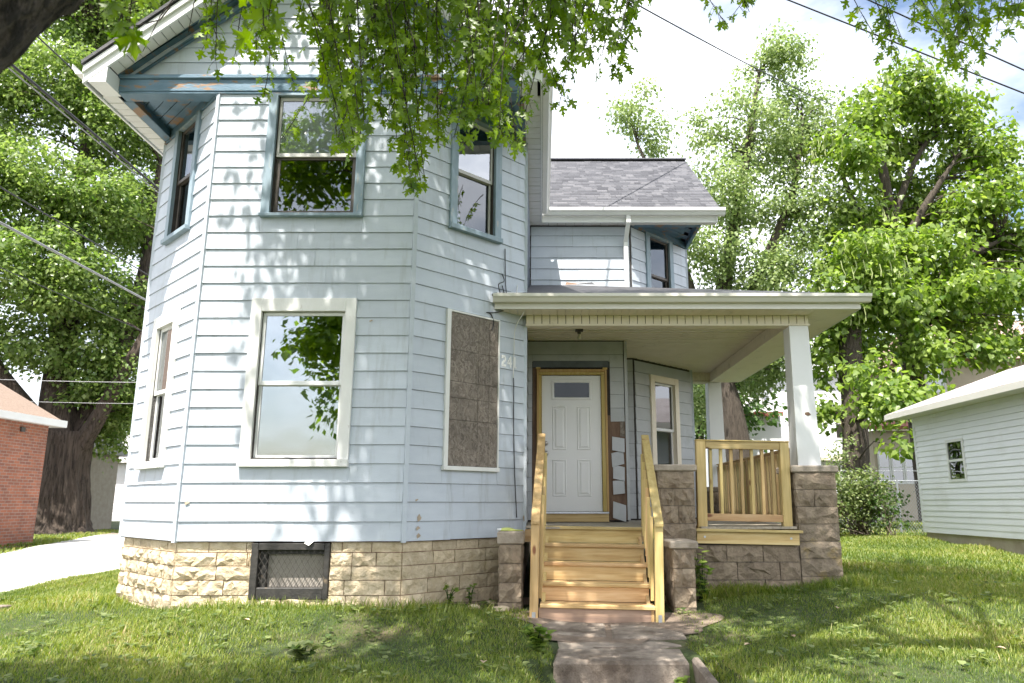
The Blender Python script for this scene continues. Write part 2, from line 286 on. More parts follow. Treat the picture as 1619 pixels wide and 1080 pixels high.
def osb_mat():
    m, Nd, Lk, b = NM('weathered_osb'); t = Nd.new('ShaderNodeTexCoord')
    vo = Nd.new('ShaderNodeTexVoronoi'); vo.inputs['Scale'].default_value = 60; mpn = Nd.new('ShaderNodeMapping'); mpn.inputs['Scale'].default_value = (1, 1, .45); mpn.inputs['Rotation'].default_value = (.5, .4, .6)
    n = noise_node(Nd, Lk, t.outputs['Object'], 5, 4); mv = Nd.new('ShaderNodeMixRGB'); mv.inputs[0].default_value = .25; Lk.new(t.outputs['Object'], mv.inputs[1]); Lk.new(n.outputs['Color'], mv.inputs[2])
    Lk.new(mv.outputs[0], mpn.inputs[0]); Lk.new(mpn.outputs[0], vo.inputs['Vector'])
    sp = Nd.new('ShaderNodeSeparateColor'); Lk.new(vo.outputs['Color'], sp.inputs[0])
    r = ramp(Nd, [(0, (.17, .14, .115)), (.5, (.27, .225, .185)), (1, (.37, .315, .265))]); Lk.new(sp.outputs[0], r.inputs[0])
    mm = Nd.new('ShaderNodeMixRGB'); mm.blend_type = 'MULTIPLY'; mm.inputs[0].default_value = .6; n2 = noise_node(Nd, Lk, t.outputs['Object'], 3, 5); Lk.new(r.outputs[0], mm.inputs[1]); Lk.new(n2.outputs['Fac'], mm.inputs[2])
    Lk.new(mm.outputs[0], b.inputs['Base Color']); b.inputs['Roughness'].default_value = .85
    bp = Nd.new('ShaderNodeBump'); bp.inputs['Strength'].default_value = .4; bp.inputs['Distance'].default_value = .004; Lk.new(sp.outputs[0], bp.inputs['Height']); Lk.new(bp.outputs[0], b.inputs['Normal']); return m
M['osb'] = osb_mat()
def brick_mat():
    m, Nd, Lk, b = NM('red_brick'); t = Nd.new('ShaderNodeTexCoord'); sx = Nd.new('ShaderNodeSeparateXYZ'); cb = Nd.new('ShaderNodeCombineXYZ'); ad = Nd.new('ShaderNodeMath'); ad.operation = 'ADD'
    Lk.new(t.outputs['Object'], sx.inputs[0]); Lk.new(sx.outputs[0], ad.inputs[0]); Lk.new(sx.outputs[1], ad.inputs[1]); Lk.new(ad.outputs[0], cb.inputs[0]); Lk.new(sx.outputs[2], cb.inputs[1])
    br = Nd.new('ShaderNodeTexBrick'); br.inputs['Scale'].default_value = 1; br.inputs['Brick Width'].default_value = .21; br.inputs['Row Height'].default_value = .075; br.inputs['Mortar Size'].default_value = .008
    br.inputs['Color1'].default_value = (.36, .125, .07, 1); br.inputs['Color2'].default_value = (.21, .085, .06, 1); br.inputs['Mortar'].default_value = (.30, .23, .19, 1); br.inputs['Bias'].default_value = -.1
    Lk.new(cb.outputs[0], br.inputs['Vector']); n = noise_node(Nd, Lk, t.outputs['Object'], 3, 4); mm = Nd.new('ShaderNodeMixRGB'); mm.blend_type = 'OVERLAY'; mm.inputs[0].default_value = .35
    Lk.new(br.outputs['Color'], mm.inputs[1]); Lk.new(n.outputs['Fac'], mm.inputs[2]); Lk.new(mm.outputs[0], b.inputs['Base Color']); b.inputs['Roughness'].default_value = .85
    bp = Nd.new('ShaderNodeBump'); bp.inputs['Strength'].default_value = .5; bp.inputs['Distance'].default_value = .01; bp.invert = True; Lk.new(br.outputs['Fac'], bp.inputs['Height']); Lk.new(bp.outputs[0], b.inputs['Normal']); return m
M['brick'] = brick_mat()
def lawn_mat():
    m, Nd, Lk, b = NM('lawn_ground'); t = Nd.new('ShaderNodeTexCoord'); n = noise_node(Nd, Lk, t.outputs['Object'], .9, 6, .6); n2 = noise_node(Nd, Lk, t.outputs['Object'], 14, 5, .7)
    r = ramp(Nd, [(.30, (.035, .055, .014)), (.55, (.05, .075, .016)), (.68, (.13, .11, .055)), (.78, (.16, .12, .08))]); Lk.new(n.outputs['Fac'], r.inputs[0])
    mm = Nd.new('ShaderNodeMixRGB'); mm.blend_type = 'MULTIPLY'; mm.inputs[0].default_value = .55; Lk.new(r.outputs[0], mm.inputs[1]); Lk.new(n2.outputs['Fac'], mm.inputs[2])
    Lk.new(mm.outputs[0], b.inputs['Base Color']); b.inputs['Roughness'].default_value = .95
    bp = Nd.new('ShaderNodeBump'); bp.inputs['Strength'].default_value = .8; bp.inputs['Distance'].default_value = .03; Lk.new(n2.outputs['Fac'], bp.inputs['Height']); Lk.new(bp.outputs[0], b.inputs['Normal']); return m
M['lawn'] = lawn_mat()

# ------------------------------------------------------------------ ground
GP = np.array([(-2.7, 8.2, -1.06), (-5.2, 9.4, -1.15), (-1.2, 8.4, -1.08), (-.3, 8.6, -1.13), (.6, 8.0, -1.225), (1.3, 8.0, -1.215), (1.7, 8.5, -1.13), (2.5, 9.1, -1.03), (3.6, 9.1, -.94), (5, 9, -.93),
               (8.5, 17, -.79), (8.5, 13.5, -.92), (8.5, 15, -.85), (5, 14, -.86), (3.4, 14, -.93), (-6.9, 9.3, -1.14), (-6.9, 12.7, -1.10), (-11.6, 16.4, -1.08), (-14, 24, -.98), (-13, 20, -1.02), (-5, 24, -.95), (0, 14, -1.0),
               (.6, 6.6, -1.27), (-1.2, 6.3, -1.27), (-3, 6, -1.27), (3, 6.3, -1.17), (6, 6.5, -1.08), (-6, 6, -1.30), (-3, 4, -1.44), (3, 4, -1.42), (0, 3.2, -1.52), (-3, 0, -1.6), (3, 0, -1.6), (0, -6, -1.65), (12, 4, -1.2), (-12, 5, -1.4),
               (0, 45, -.8), (25, 40, -.6), (-25, 40, -.9), (12, 24, -.70), (20, 12, -.85), (-24, 12, -1.2), (0, 90, -.8), (60, 90, -.7), (-60, 90, -.9), (60, 0, -1.3), (-60, 0, -1.5), (0, -60, -1.7)])
def gz(x, y):
    x = np.asarray(x, float); y = np.asarray(y, float)
    d2 = (x[..., None] - GP[:, 0]) ** 2 + (y[..., None] - GP[:, 1]) ** 2
    wt = 1 / (d2 + .25) ** 2
    z = (wt * GP[:, 2]).sum(-1) / wt.sum(-1)
    cut = np.clip(1 - np.abs(x - .64) / .82, 0, 1) * np.clip((6.58 - y) / .16, 0, 1)     # the walk drops a step towards the street
    return z - .20 * np.clip(cut * 3.4, 0, 1)
def gz1(x, y): return float(gz(np.array([x]), np.array([y]))[0])

def axis(lo, hi, step, far, n=16):
    a = np.arange(lo, hi + 1e-6, step); e = np.geomspace(step, far, n).cumsum(); e = e * far / e[-1]
    return np.concatenate([lo - e[::-1], a, hi + e])
gx = axis(-16, 14, .2, 2200); gy = axis(-3, 30, .2, 2200)
X, Y = np.meshgrid(gx, gy); Z = gz(np.clip(X, -150, 150), np.clip(Y, -150, 150)); dd = np.hypot(X, Y)
Z = np.where(dd > 80, Z * np.clip((160 - dd) / 80, 0, 1) + -.9 * np.clip((dd - 80) / 80, 0, 1), Z)
Z = Z - .012 * np.clip(1 - np.abs(X - .65) / .8, 0, 1) * ((Y > 6.4) & (Y < 8.2)) - .06 * ((X < -6.85) & (X > -14.3) & (Y > -2) & (Y < 27))
nx, ny = len(gx), len(gy); I = np.arange(nx * ny).reshape(ny, nx)
Fq = np.stack([I[:-1, :-1], I[:-1, 1:], I[1:, 1:], I[1:, :-1]], -1).reshape(-1, 4)
gr = obj('lawn_ground', big_mesh('lawn_ground', M['lawn'], np.stack([X, Y, Z], -1).reshape(-1, 3), Fq, smooth=True), None); struct(gr)

def sheet(name, poly_fn, us, vs, mat, lift):       # ground-hugging sheet from a (u,v)->(x,y) map
    V = []; 
    for v in vs:
        for u in us:
            x, y = poly_fn(u, v); V.append((x, y, gz1(x, y) + lift))
    n = len(us); F = [(j * n + i, j * n + i + 1, (j + 1) * n + i + 1, (j + 1) * n + i) for j in range(len(vs) - 1) for i in range(n - 1)]
    return struct(obj(name, MB().add(V, F), mat, None, smooth=True))
# driveway along the left side of the house, widening towards the back
def drv(u, v):
    y = -1.5 + v * 27; xr = -6.95 + .06 * math.sin(y * 2.1) + .05 * math.sin(y * 5.3); xl = -10.6 - max(0, y - 13) * .30 + .08 * math.sin(y * 1.7)
    return xr + (xl - xr) * u, y
sheet('driveway', drv, np.linspace(0, 1, 9), np.linspace(0, 1, 90), M['drive'], .012)
def drv2(u, v): y = 24.2 + v * 3.2 + .3 * math.sin(u * 9); return -18 + 13 * u, y
sheet('gravel_strip', drv2, np.linspace(0, 1, 30), np.linspace(0, 1, 6), M['concrete'], .02)
# bare dirt at the foot of the steps and along the porch foundation
def dirt(u, v):
    a = 2 * math.pi * u; r = v * (1 + .13 * math.sin(a * 3 + 1) + .1 * math.sin(a * 7)); return .70 + 1.0 * r * math.cos(a), 7.95 + .85 * r * math.sin(a)
sheet('dirt_patch', dirt, np.linspace(0, 1, 49), np.linspace(.02, 1, 9), M['dirt'], .012)
def dirt2(u, v): return -1.3 + 1.3 * u, 8.42 + .16 * math.sin(5 * u) * .3 + u * .55 + v * (.75 - .1 * u)
sheet('dirt_patch', dirt2, np.linspace(0, 1, 20), np.linspace(0, 1, 6), M['dirt'], .016)
# concrete front walk: separate slabs and the step towards the street
walk = thing('front_walk', 'worn concrete slabs of the front walk ending in a step', 'walkway', (.65, 7.3, gz1(.65, 7.3)))
def slab(name, poly, z1, th, tilt=(0, 0), mat='concrete'):
    mb = MB().prism(poly, z1 - th, z1)
    cx = sum(p[0] for p in poly) / len(poly); cy = sum(p[1] for p in poly) / len(poly)
    mb.v = [(x, y, z + (x - cx) * tilt[0] + (y - cy) * tilt[1]) for x, y, z in mb.v]
    return obj(name, mb, M[mat], walk, bevel=.022)
slab('slab', [(-.02, 7.46), (.62, 7.36), (.66, 8.02), (-.05, 8.10)], -1.190, .1, (-.02, .02))
slab('slab', [(.65, 7.30), (1.34, 7.24), (1.42, 7.95), (.69, 8.02)], -1.200, .1, (.012, .0))
slab('slab', [(.16, 7.02), (1.26, 6.98), (1.30, 7.22), (.60, 7.30), (.12, 7.40)], -1.232, .1, (0, .02))
slab('slab', [(.10, 6.44), (1.20, 6.42), (1.24, 6.97), (.14, 7.00)], -1.248, .22, (0, .01))
slab('slab', [(.12, 5.0), (1.18, 5.0), (1.20, 6.41), (.13, 6.435)], -1.41, .12)
slab('side_kerb', [(1.215, 4.9), (1.29, 4.9), (1.33, 6.62), (1.25, 6.62)], -1.275, .3, (0, .03))
sl = struct(obj('stepping_slab', MB().prism([(-7.0, 8.35), (-5.95, 8.55), (-5.9, 8.75), (-7.0, 8.72)], -1.2, -1.105), M['concrete'], bevel=.01))

# ------------------------------------------------------------------ house: walls
house = thing('house', 'two-storey pale blue clapboard house with cutaway bay and blue gable trim', 'house', (-2.7, 12, -1.1))
A1, A0 = (-1.478, 8.27), (-3.93, 8.27)
WF = Wall(A0, (1, 0)); LF = 2.452
WR = Wall(A1, (R2, R2)); LC = 1.80
WL = Wall((A0[0] - LC * R2, A0[1] + LC * R2), (R2, -R2))
XL, XR, YB = A0[0] - LC * R2, A1[0] + LC * R2, A0[1] + LC * R2       # -5.203, -0.205, 9.543
YW = 12.65; CX = 1.60
WW = Wall((XR, YW), (1, 0)); LW = CX - XR
WC = Wall((CX, YW), (R2, R2)); XD, YD = CX + 1.745 * R2, YW + 1.745 * R2   # 2.834, 13.884
WV = Wall((XR, 11.235), (1, 0)); LV = 1.31 - XR                       # door wall (vestibule)
ZB, ZT, EXP = -.40, 4.89, .2062

def wall_sheet(name, W, s0, s1, z0, z1, holes, parent, mat='sheath', th=.10, o=0.0):
    ss = sorted({s0, s1, *[h[0] for h in holes], *[h[1] for h in holes]}); zs = sorted({z0, z1, *[h[2] for h in holes], *[h[3] for h in holes]}); mb = MB()
    ss = [v for v in ss if s0 <= v <= s1]; zs = [v for v in zs if z0 <= v <= z1]
    for a, b in zip(ss, ss[1:]):
        for c, d in zip(zs, zs[1:]):
            m, q = (a + b) / 2, (c + d) / 2
            if not any(h[0] < m < h[1] and h[2] < q < h[3] for h in holes): mb.wbox(W, a, b, o - th, o, c, d)
    return obj(name, mb, M[mat], parent)
def planks(W, s0, s1, z0, z1, holes, parent, mat='siding', expo=EXP, joint=.75, seed=1, name='siding_plank', proud=.019, skip=()):
    r = random.Random(seed); z = z0; k = 0
    while z < z1 - .02:
        zt = min(z + expo, z1); zones = [(z, zt, s0, s1)]
        for h in holes:
            nz = []
            for (a, b, c, d) in zones:
                if h[2] >= b - .004 or h[3] <= a + .004 or h[0] >= d or h[1] <= c: nz.append((a, b, c, d)); continue
                if h[0] > c: nz.append((a, b, c, h[0]))
                if h[1] < d: nz.append((a, b, h[1], d))
                if h[3] < b - .004: nz.append((h[3], b, max(c, h[0]), min(d, h[1])))
                if h[2] > a + .004: nz.append((a, h[2], max(c, h[0]), min(d, h[1])))
            zones = nz
        for (a, b, c, d) in zones:
            cuts = [c, d]
            if d - c > 1.1 and r.random() < joint: cuts.insert(1, c + (d - c) * r.uniform(.3, .7))
            for e, f in zip(cuts, cuts[1:]):
                if f - e < .02 or k in skip: k += 1; continue
                k += 1; g = W.pt; ta = proud * (1 - (a - z) / expo * .75); tb = proud * (1 - (b - z) / expo * .75)
                e2, f2 = e + .0008, f - .0008; j = r.uniform(-.002, .002); w1, w2 = r.uniform(-.002, .002), r.uniform(-.002, .002); a2 = a + .003 if a == z else a
                obj(name, MB().hexa([g(e2, ta + j, a2 + w1), g(f2, ta - j, a2 + w2), g(f2, 0, a2 + w2), g(e2, 0, a2 + w1), g(e2, tb + j, b), g(f2, tb + j, b), g(f2, 0, b), g(e2, 0, b)]), M[mat], parent)
        z = zt

HF = [(.622, 1.822, .39, 2.30), (.628, 1.828, 3.29, 4.89)]
HR = [(.485, 1.322, .372, 2.272), (.485, 1.322, 3.292, 4.885)]
HL = [(.44, 1.27, .40, 2.29), (.46, 1.29, 3.28, 4.885)]
HC = [(.43, 1.275, .40, 2.225), (.43, 1.27, 3.292, 4.885)]
fw = wall_sheet('front_wall', WF, 0, LF, ZB + .01, 5.13, [(.75, 1.70, .49, 2.145), (.745, 1.73, 3.33, 4.87)], house)
planks(WF, .022, LF - .022, ZB, ZT, HF, fw, seed=3)
rw = wall_sheet('right_bay_wall', WR, 0, LC, ZB + .01, 5.0, [(.60, 1.20, 3.36, 4.86)], house)
planks(WR, .022, LC - .022, ZB, ZT - .03, HR, rw, seed=4, joint=.6)
lw = wall_sheet('left_bay_wall', WL, 0, LC, ZB + .01, 5.0, [(.57, 1.15, .5, 2.15), (.58, 1.17, 3.36, 4.86)], house)
planks(WL, .022, LC - .022, ZB, ZT - .03, HL, lw, seed=5, joint=.2)
# side and back walls of the main block
sw = obj('side_wall', MB().box(XL, XL + .1, YB, 18, ZB, 4.9), M['siding'], house)
WS = Wall((XL, 18), (0, -1)); planks(WS, 18 - YB - 2.4, 18 - YB - .02, ZB, ZT, [], sw, seed=8, joint=0)
sr = obj('side_wall', MB().box(XR - .1, XR, YB, 18, ZB, 4.9), M['siding_old'], house)
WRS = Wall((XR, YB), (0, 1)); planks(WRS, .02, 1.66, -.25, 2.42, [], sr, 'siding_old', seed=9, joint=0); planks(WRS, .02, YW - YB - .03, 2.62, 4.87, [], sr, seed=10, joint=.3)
obj('back_wall', MB().box(XL, XR, 17.9, 18, ZB, 4.9), M['siding'], house)
# gable above the blue beam
SL = .83; XM = (XL + XR) / 2
gw = obj('gable_wall', MB().add([(XL, 8.29, 5.13), (XR, 8.29, 5.13), (XM, 8.29, 5.13 + SL * (XM - XL)), (XL, 8.39, 5.13), (XR, 8.39, 5.13), (XM, 8.39, 5.13 + SL * (XM - XL))], [(0, 1, 2), (5, 4, 3), (0, 3, 4, 1), (1, 4, 5, 2), (2, 5, 3, 0)]), M['sheath'], house)
z = 5.13
while z < 6.95:
    zt = z + EXP; x0 = XL + (z - 5.13) / SL; x1 = XL + (zt - 5.13) / SL; g = .02
    a, b = x0 + .02, x1 + .02; c, d = 2 * XM - x0 - .02, 2 * XM - x1 - .02
    for (p0, p1, q0, q1) in ([(a, b, c, d)] if z > 6.3 else [(a, b, XM - .3 + (z * 7 % 1), XM - .3 + (z * 7 % 1)), (XM - .3 + (z * 7 % 1) + .002, XM - .3 + (z * 7 % 1) + .002, c, d)]):
        obj('siding_plank', MB().hexa([(p0, 8.29 - g, z + .004), (q0, 8.29 - g, z + .004), (q0, 8.29, z + .004), (p0, 8.29, z + .004), (p1, 8.286, zt), (q1, 8.286, zt), (q1, 8.29, zt), (p1, 8.29, zt)]), M['siding'], gw)
    z = zt
# right wing: upper and lower walls
ww = wall_sheet('wing_wall', WW, 0, LW, -.3, 5.0, [], house)
planks(WW, .03, LW - .02, 3.45, ZT - .03, [], ww, seed=12, joint=.2)
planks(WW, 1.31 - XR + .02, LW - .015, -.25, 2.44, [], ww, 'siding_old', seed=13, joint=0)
wc = wall_sheet('wing_bay_wall', WC, 0, 1.745, -.3, 5.0, [(.55, 1.16, .52, 2.10), (.55, 1.15, 3.36, 4.86)], house)
planks(WC, .022, 1.72, 3.25, ZT - .03, HC, wc, seed=14, joint=0)
planks(WC, .022, 1.72, -.25, 2.42, HC, wc, 'siding_old', seed=15, joint=0)
ge = obj('wing_end_wall', MB().box(XD - .1, XD, YD, 16.4, -.3, 4.9), M['siding'], house)
planks(Wall((XD, YD), (0, 1)), .02, 2.4, -.25, 4.85, [], ge, seed=16, joint=0)
obj('wing_gable_wall', MB().add([(XD - .02, 12.65, 5.0), (XD - .02, 17.65, 5.0), (XD - .02, 15.15, 7.05), (XD - .12, 12.65, 5.0), (XD - .12, 17.65, 5.0), (XD - .12, 15.15, 7.05)], [(0, 1, 2), (5, 4, 3), (0, 3, 4, 1), (1, 4, 5, 2), (2, 5, 3, 0)]), M['siding'], house)
# interior: floors, ceilings and partitions keep the rooms dark
OCT = [(XL + .12, YB + .1), (A0[0] + .06, A0[1] + .15), (A1[0] - .06, A1[1] + .15), (XR - .12, YB + .1), (XR - .12, 17.8), (XL + .12, 17.8)]
inn = MB(); inn.prism(OCT, -.30, -.22); inn.prism(OCT, 2.62, 2.85); inn.prism(OCT, 4.90, 4.96); inn.box(XL + .12, XR - .12, 12.3, 12.4, -.2, 4.9)
WOC = [(XR, 12.80), (CX - .06, 12.80), (XD - .13, YD + .06), (XD - .13, 16.3), (XR, 16.3)]; inn.prism(WOC, 4.90, 4.96); inn.prism(WOC, 2.6, 2.8); inn.box(XR, XD - .12, 16.0, 16.1, -.3, 4.9); inn.prism(WOC, -.34, -.3)
obj('interior_partition', inn, M['room'], house)
# corner strips
def strip(W, s, z0, z1, wd=.022, pr=.030, mat='siding'):
    obj('corner_strip', MB().wbox(W, s - wd, s + wd, -.01, pr, z0, z1), M[mat], house, bevel=.006)
for x, y, z0, z1, dx in ((A0[0], A0[1], ZB - .012, 4.885, -.383), (A1[0], A1[1], ZB - .012, 4.885, .383)):
    nx_, ny_ = dx, -.924; tx, ty = -ny_, nx_
    mb = MB(); q = .024
    P0 = (x + tx * q, y + ty * q); P1 = (x - tx * q, y - ty * q); o = .028
    mb.prism([(P1[0] + nx_ * o, P1[1] + ny_ * o), (P0[0] + nx_ * o, P0[1] + ny_ * o), (P0[0] - nx_ * .02, P0[1] - ny_ * .02), (P1[0] - nx_ * .02, P1[1] - ny_ * .02)], z0, z1)
    obj('corner_strip', mb, M['siding'], house)
obj('corner_strip', MB().box(XR - .03, XR + .025, YB - .03, YB + .04, ZB - .012, 4.86), M['siding'], house)
obj('corner_strip', MB().box(XL - .025, XL + .03, YB - .03, YB + .04, ZB - .012, 4.86), M['siding'], house)
obj('corner_strip', MB().box(1.275, 1.318, 11.205, 11.28, -.24, 2.44), M['siding_old'], house)
obj('corner_strip', MB().box(XD - .03, XD + .025, YD - .03, YD + .04, -.25, 4.86), M['siding'], house)

# windows: trim (part) > sill, sash, pane, curtain
def window(W, s0, s1, z0, z1, tw=.11, tt=.12, sill=.082, mats=('peel_white', 'white'), meet=None, glass=('glass', 'glass'), curtain=None, pr=.045, rec=.07, storm=False, lowdark=False, name='window'):
    zi0 = z0 + sill; a, b, c, d = s0 + tw, s1 - tw, zi0, z1 - tt
    mb = MB(); mb.wbox(W, s0, a, -.09, pr, zi0, z1); mb.wbox(W, b, s1, -.09, pr, zi0, z1); mb.wbox(W, a, b, -.09, pr, d, z1)
    wn = obj(name, mb, M[mats[0]], house, bevel=.004)
    obj('sill', MB().wbox(W, s0 - .004, s1 + .004, -.09, pr + .035, z0, zi0 - .002), M[mats[0]], wn, bevel=.004)
    mz = meet or (c + d) / 2
    def sash(z_lo, z_hi, o, fr, mt):
        m2 = MB(); m2.wbox(W, a, a + fr, o - .03, o, z_lo, z_hi); m2.wbox(W, b - fr, b, o - .03, o, z_lo, z_hi); m2.wbox(W, a + fr, b - fr, o - .03, o, z_lo, z_lo + fr * 1.15); m2.wbox(W, a + fr, b - fr, o - .03, o, z_hi - fr, z_hi)
        obj('sash', m2, M[mt], wn, bevel=.003)
    def pane(z_lo, z_hi, o, fr, g): obj('pane', MB().wbox(W, a + fr - .003, b - fr + .003, o - .018, o - .013, z_lo + fr, z_hi - fr + .003), M[g], wn)
    fr = .042
    sash(mz - .02, d, -.012, fr, mats[1]); pane(mz - .02, d, -.012, fr, glass[0])
    lm = 'sash_dark' if lowdark else mats[1]
    sash(c, mz + .015, -.044, fr + (.018 if lowdark else 0), lm); pane(c, mz + .015, -.044, fr, glass[1])
    if curtain:
        for nm, ca, cb, za, zb, mt, off in curtain: obj(nm, MB().wbox(W, ca, cb, -off - .01, -off, za, zb), M[mt], wn)
    return wn
window(WF, *HF[0], tw=.122, tt=.155, meet=1.319)
window(WF, *HF[1], tw=.105, tt=.03, sill=.04, mats=('blue_win', 'sash_grey'), meet=4.095, glass=('glass_clear', 'glass_dim'), lowdark=True, curtain=[('blind', .735, 1.74, 4.10, 4.87, 'curtain', .06)])
window(WR, *HR[1], tw=.108, tt=.03, sill=.065, mats=('blue_win', 'sash_grey'), meet=4.11, glass=('glass', 'glass_dim'), lowdark=False, curtain=[('curtain', .62, 1.02, 3.3, 4.05, 'room', .14)])
window(WL, *HL[0], tw=.13, tt=.15, meet=1.319, glass=('glass', 'glass'), curtain=[('curtain', .5, 1.22, .45, 2.2, 'curtain2', .15)])
window(WL, *HL[1], tw=.11, tt=.03, sill=.06, mats=('blue_win', 'sash_dark'), meet=4.11, glass=('glass_dim', 'glass_dim'))
window(WC, *HC[0], tw=.12, tt=.12, meet=1.272, mats=('cream', 'white'), glass=('glass_dim', 'glass_dim'), curtain=[('blind', .5, 1.2, 1.45, 2.15, 'curtain2', .13)])
window(WC, *HC[1], tw=.115, tt=.05, sill=.06, mats=('blue_win', 'sash_dark'), meet=4.10, glass=('glass_dim', 'glass_dim'), curtain=[('curtain', .52, .93, 3.98, 4.62, 'curtain', .10), ('board', .5, 1.2, 3.28, 3.92, 'brown', .11)])
# boarded lower window on the right bay wall: grooved OSB panels in a thin white frame
s0, s1, z0, z1 = HR[0]
bw = obj('boarded_window', MB().wbox(WR, s0, s0 + .055, -.03, .045, z0 + .05, z1).wbox(WR, s0 + .055, s1, -.03, .042, z1 - .022, z1).wbox(WR, s1 - .018, s1, -.03, .042, z0 + .05, z1 - .022), M['peel_white'], house)
bw['label'] = 'lower window boarded with weathered particle board'
obj('sill', MB().wbox(WR, s0 - .01, s1 + .004, -.03, .062, z0, z0 + .048), M['peel_white'], bw, bevel=.004)
sv = [s0 + .058, s0 + .50, s0 + .675, s1 - .02]; zv = [z0 + .052, z0 + .585, z0 + .845, z0 + 1.04, z0 + 1.42, z1 - .025]
for i in range(3):
    for j in range(5):
        obj('board_panel', MB().wbox(WR, sv[i] + .002, sv[i + 1] - .002, .0, .030, zv[j] + .002, zv[j + 1] - .002), M['osb'], bw)
# painted house number
def digits(text, s, z, h):
    B = {'2': [(0, .72, .26, 1), (.26, .8, .7, 1), (.55, .48, .8, .88), (.3, .36, .62, .56), (.08, .12, .4, .42), (0, 0, .82, .2)], '4': [(.52, 0, .78, 1), (0, .26, .9, .45), (.34, .62, .56, .86), (.1, .4, .36, .66)], '1': [(.28, 0, .55, 1), (.1, .74, .3, .9), (.1, 0, .72, .14)]}
    mb = MB(); x = s
    for ch in text:
        for (a, b, c, d) in B[ch]: mb.wbox(WR, x + a * h * .62, x + c * h * .62, .012, .0225, z + b * h, z + d * h)
        x += h * .62 * (1.06 if ch != '1' else .9)
    return mb
o = obj('house_number', digits('241', 1.372, 1.69, .145), M['white'], house); o['label'] = 'white house number 241 painted on the siding'
# torn bit of siding above the basement window
obj('torn_siding', MB().add([WF.pt(1.42, .022, -.395), WF.pt(1.475, .03, -.33), WF.pt(1.50, .026, -.395), WF.pt(1.455, .05, -.44), WF.pt(1.40, .035, -.415)], [(0, 4, 3, 2, 1)]), M['peel_white'], house)
for (W_, s_, z_, h_) in ((WR, .155, -.29, .05), (WR, .165, -.20, .09), (WR, .165, -.375, .06), (WR, 1.765, -.22, .09), (WR, .13, .02, .03), (WF, 1.98, 2.02, .03), (WF, .08, -.02, .05)):
    obj('paint_chip', MB().add([W_.pt(s_, .0235, z_), W_.pt(s_ + .035, .0235, z_ + .02), W_.pt(s_ + .05, .0215, z_ + h_ * .5), W_.pt(s_ + .02, .0185, z_ + h_), W_.pt(s_ - .008, .020, z_ + h_ * .6)], [(0, 1, 2, 3, 4)]), M['chip'], house)

# ------------------------------------------------------------------ house: foundation
def rock(W, s0, s1, z0, z1, bulge, seed, nx=5, nz=3, back=.06, base=0.0, flat=False):
    r = random.Random(seed); mb = MB(); V = []
    for j in range(nz + 1):
        for i in range(nx + 1):
            edge = i in (0, nx) or j in (0, nz); u = s0 + (s1 - s0) * i / nx; v = z0 + (z1 - z0) * j / nz
            if not edge: u += r.uniform(-.3, .3) * (s1 - s0) / nx; v += r.uniform(-.3, .3) * (z1 - z0) / nz
            o = base + (r.uniform(.15, .7) * bulge if edge else r.uniform(.35, 1.15) * bulge)
            V.append(W.pt(u, o, v))
    F = [(j * (nx + 1) + i, j * (nx + 1) + i + 1, (j + 1) * (nx + 1) + i + 1, (j + 1) * (nx + 1) + i) for j in range(nz) for i in range(nx)]
    k = len(V); V += [W.pt(s0, base - back, z0), W.pt(s1, base - back, z0), W.pt(s1, base - back, z1), W.pt(s0, base - back, z1)]
    bot = list(range(0, nx + 1)); top = [nz * (nx + 1) + i for i in range(nx + 1)]; lf = [j * (nx + 1) for j in range(nz + 1)]; rt = [j * (nx + 1) + nx for j in range(nz + 1)]
    F += [tuple(bot[::-1] + [k, k + 1]), tuple(top + [k + 2, k + 3]), tuple(lf + [k + 3, k]), tuple(rt[::-1] + [k + 1, k + 2])]
    # quads split so the broken face reads craggy
    F2 = []
    for f in F[:nx * nz]: F2 += ([(f[0], f[1], f[2]), (f[0], f[2], f[3])] if r.random() < .5 else [(f[0], f[1], f[3]), (f[1], f[2], f[3])])
    return mb.add(V, F2 + F[nx * nz:])
def stones(W, s0, s1, zs, parent, mat, holes=(), lo=.24, hi=.46, bulge=.04, seed=0, gap=.009, base=0.0, name='stone', nx=5):
    r = random.Random(seed); k = 0
    for a, b in zip(zs, zs[1:]):
        s = s0; 
        while s < s1 - .01:
            e = s + r.uniform(lo, hi)
            if s1 - e < lo * .6: e = s1
            segs = [(s, e)]
            for h in holes:
                if h[2] < (a + b) / 2 < h[3]: segs = [q for (p, t) in segs for q in ((p, min(t, h[0])), (max(p, h[1]), t)) if q[1] - q[0] > .03]
            for (p, t) in segs:
                obj(name, rock(W, p + gap / 2, t - gap / 2, a + gap / 2, b - gap / 2, bulge * r.uniform(.6, 1.2) * (.4 if b > -.45 and mat == 'lime' else 1), seed * 997 + k, nx=nx, base=base), M[mat], parent); k += 1
            s = e
FZ = [-1.26, -1.115, -.955, -.80, -.655, -.515, -.405]
def shift(W, o): return Wall((W.P[0] + W.n[0] * o, W.P[1] + W.n[1] * o), W.d)
BH = [(.833, 1.67, -.993, -.40)]
IF_, IR_, IL_ = shift(WF, -.03), shift(WR, -.03), shift(WL, -.03); E_ = .012
fd = obj('foundation', MB().wbox(IF_, E_, BH[0][0], -.3, -.012, -1.6, -.402).wbox(IF_, BH[0][1], LF - E_, -.3, -.012, -1.6, -.402).wbox(IF_, BH[0][0], BH[0][1], -.3, -.012, -1.6, -.99).wbox(IF_, BH[0][0], BH[0][1], -.3, -.15, -.99, -.402)
         .wbox(IR_, E_, LC, -.3, -.012, -1.6, -.402).wbox(IL_, 0, LC - E_, -.3, -.012, -1.6, -.402).box(XL + .03, XL + .3, YB + .2, 18, -1.6, -.402).box(XR - .3, XR - .03, YB + .2, 18, -1.6, -.402), M['mortar'], house)
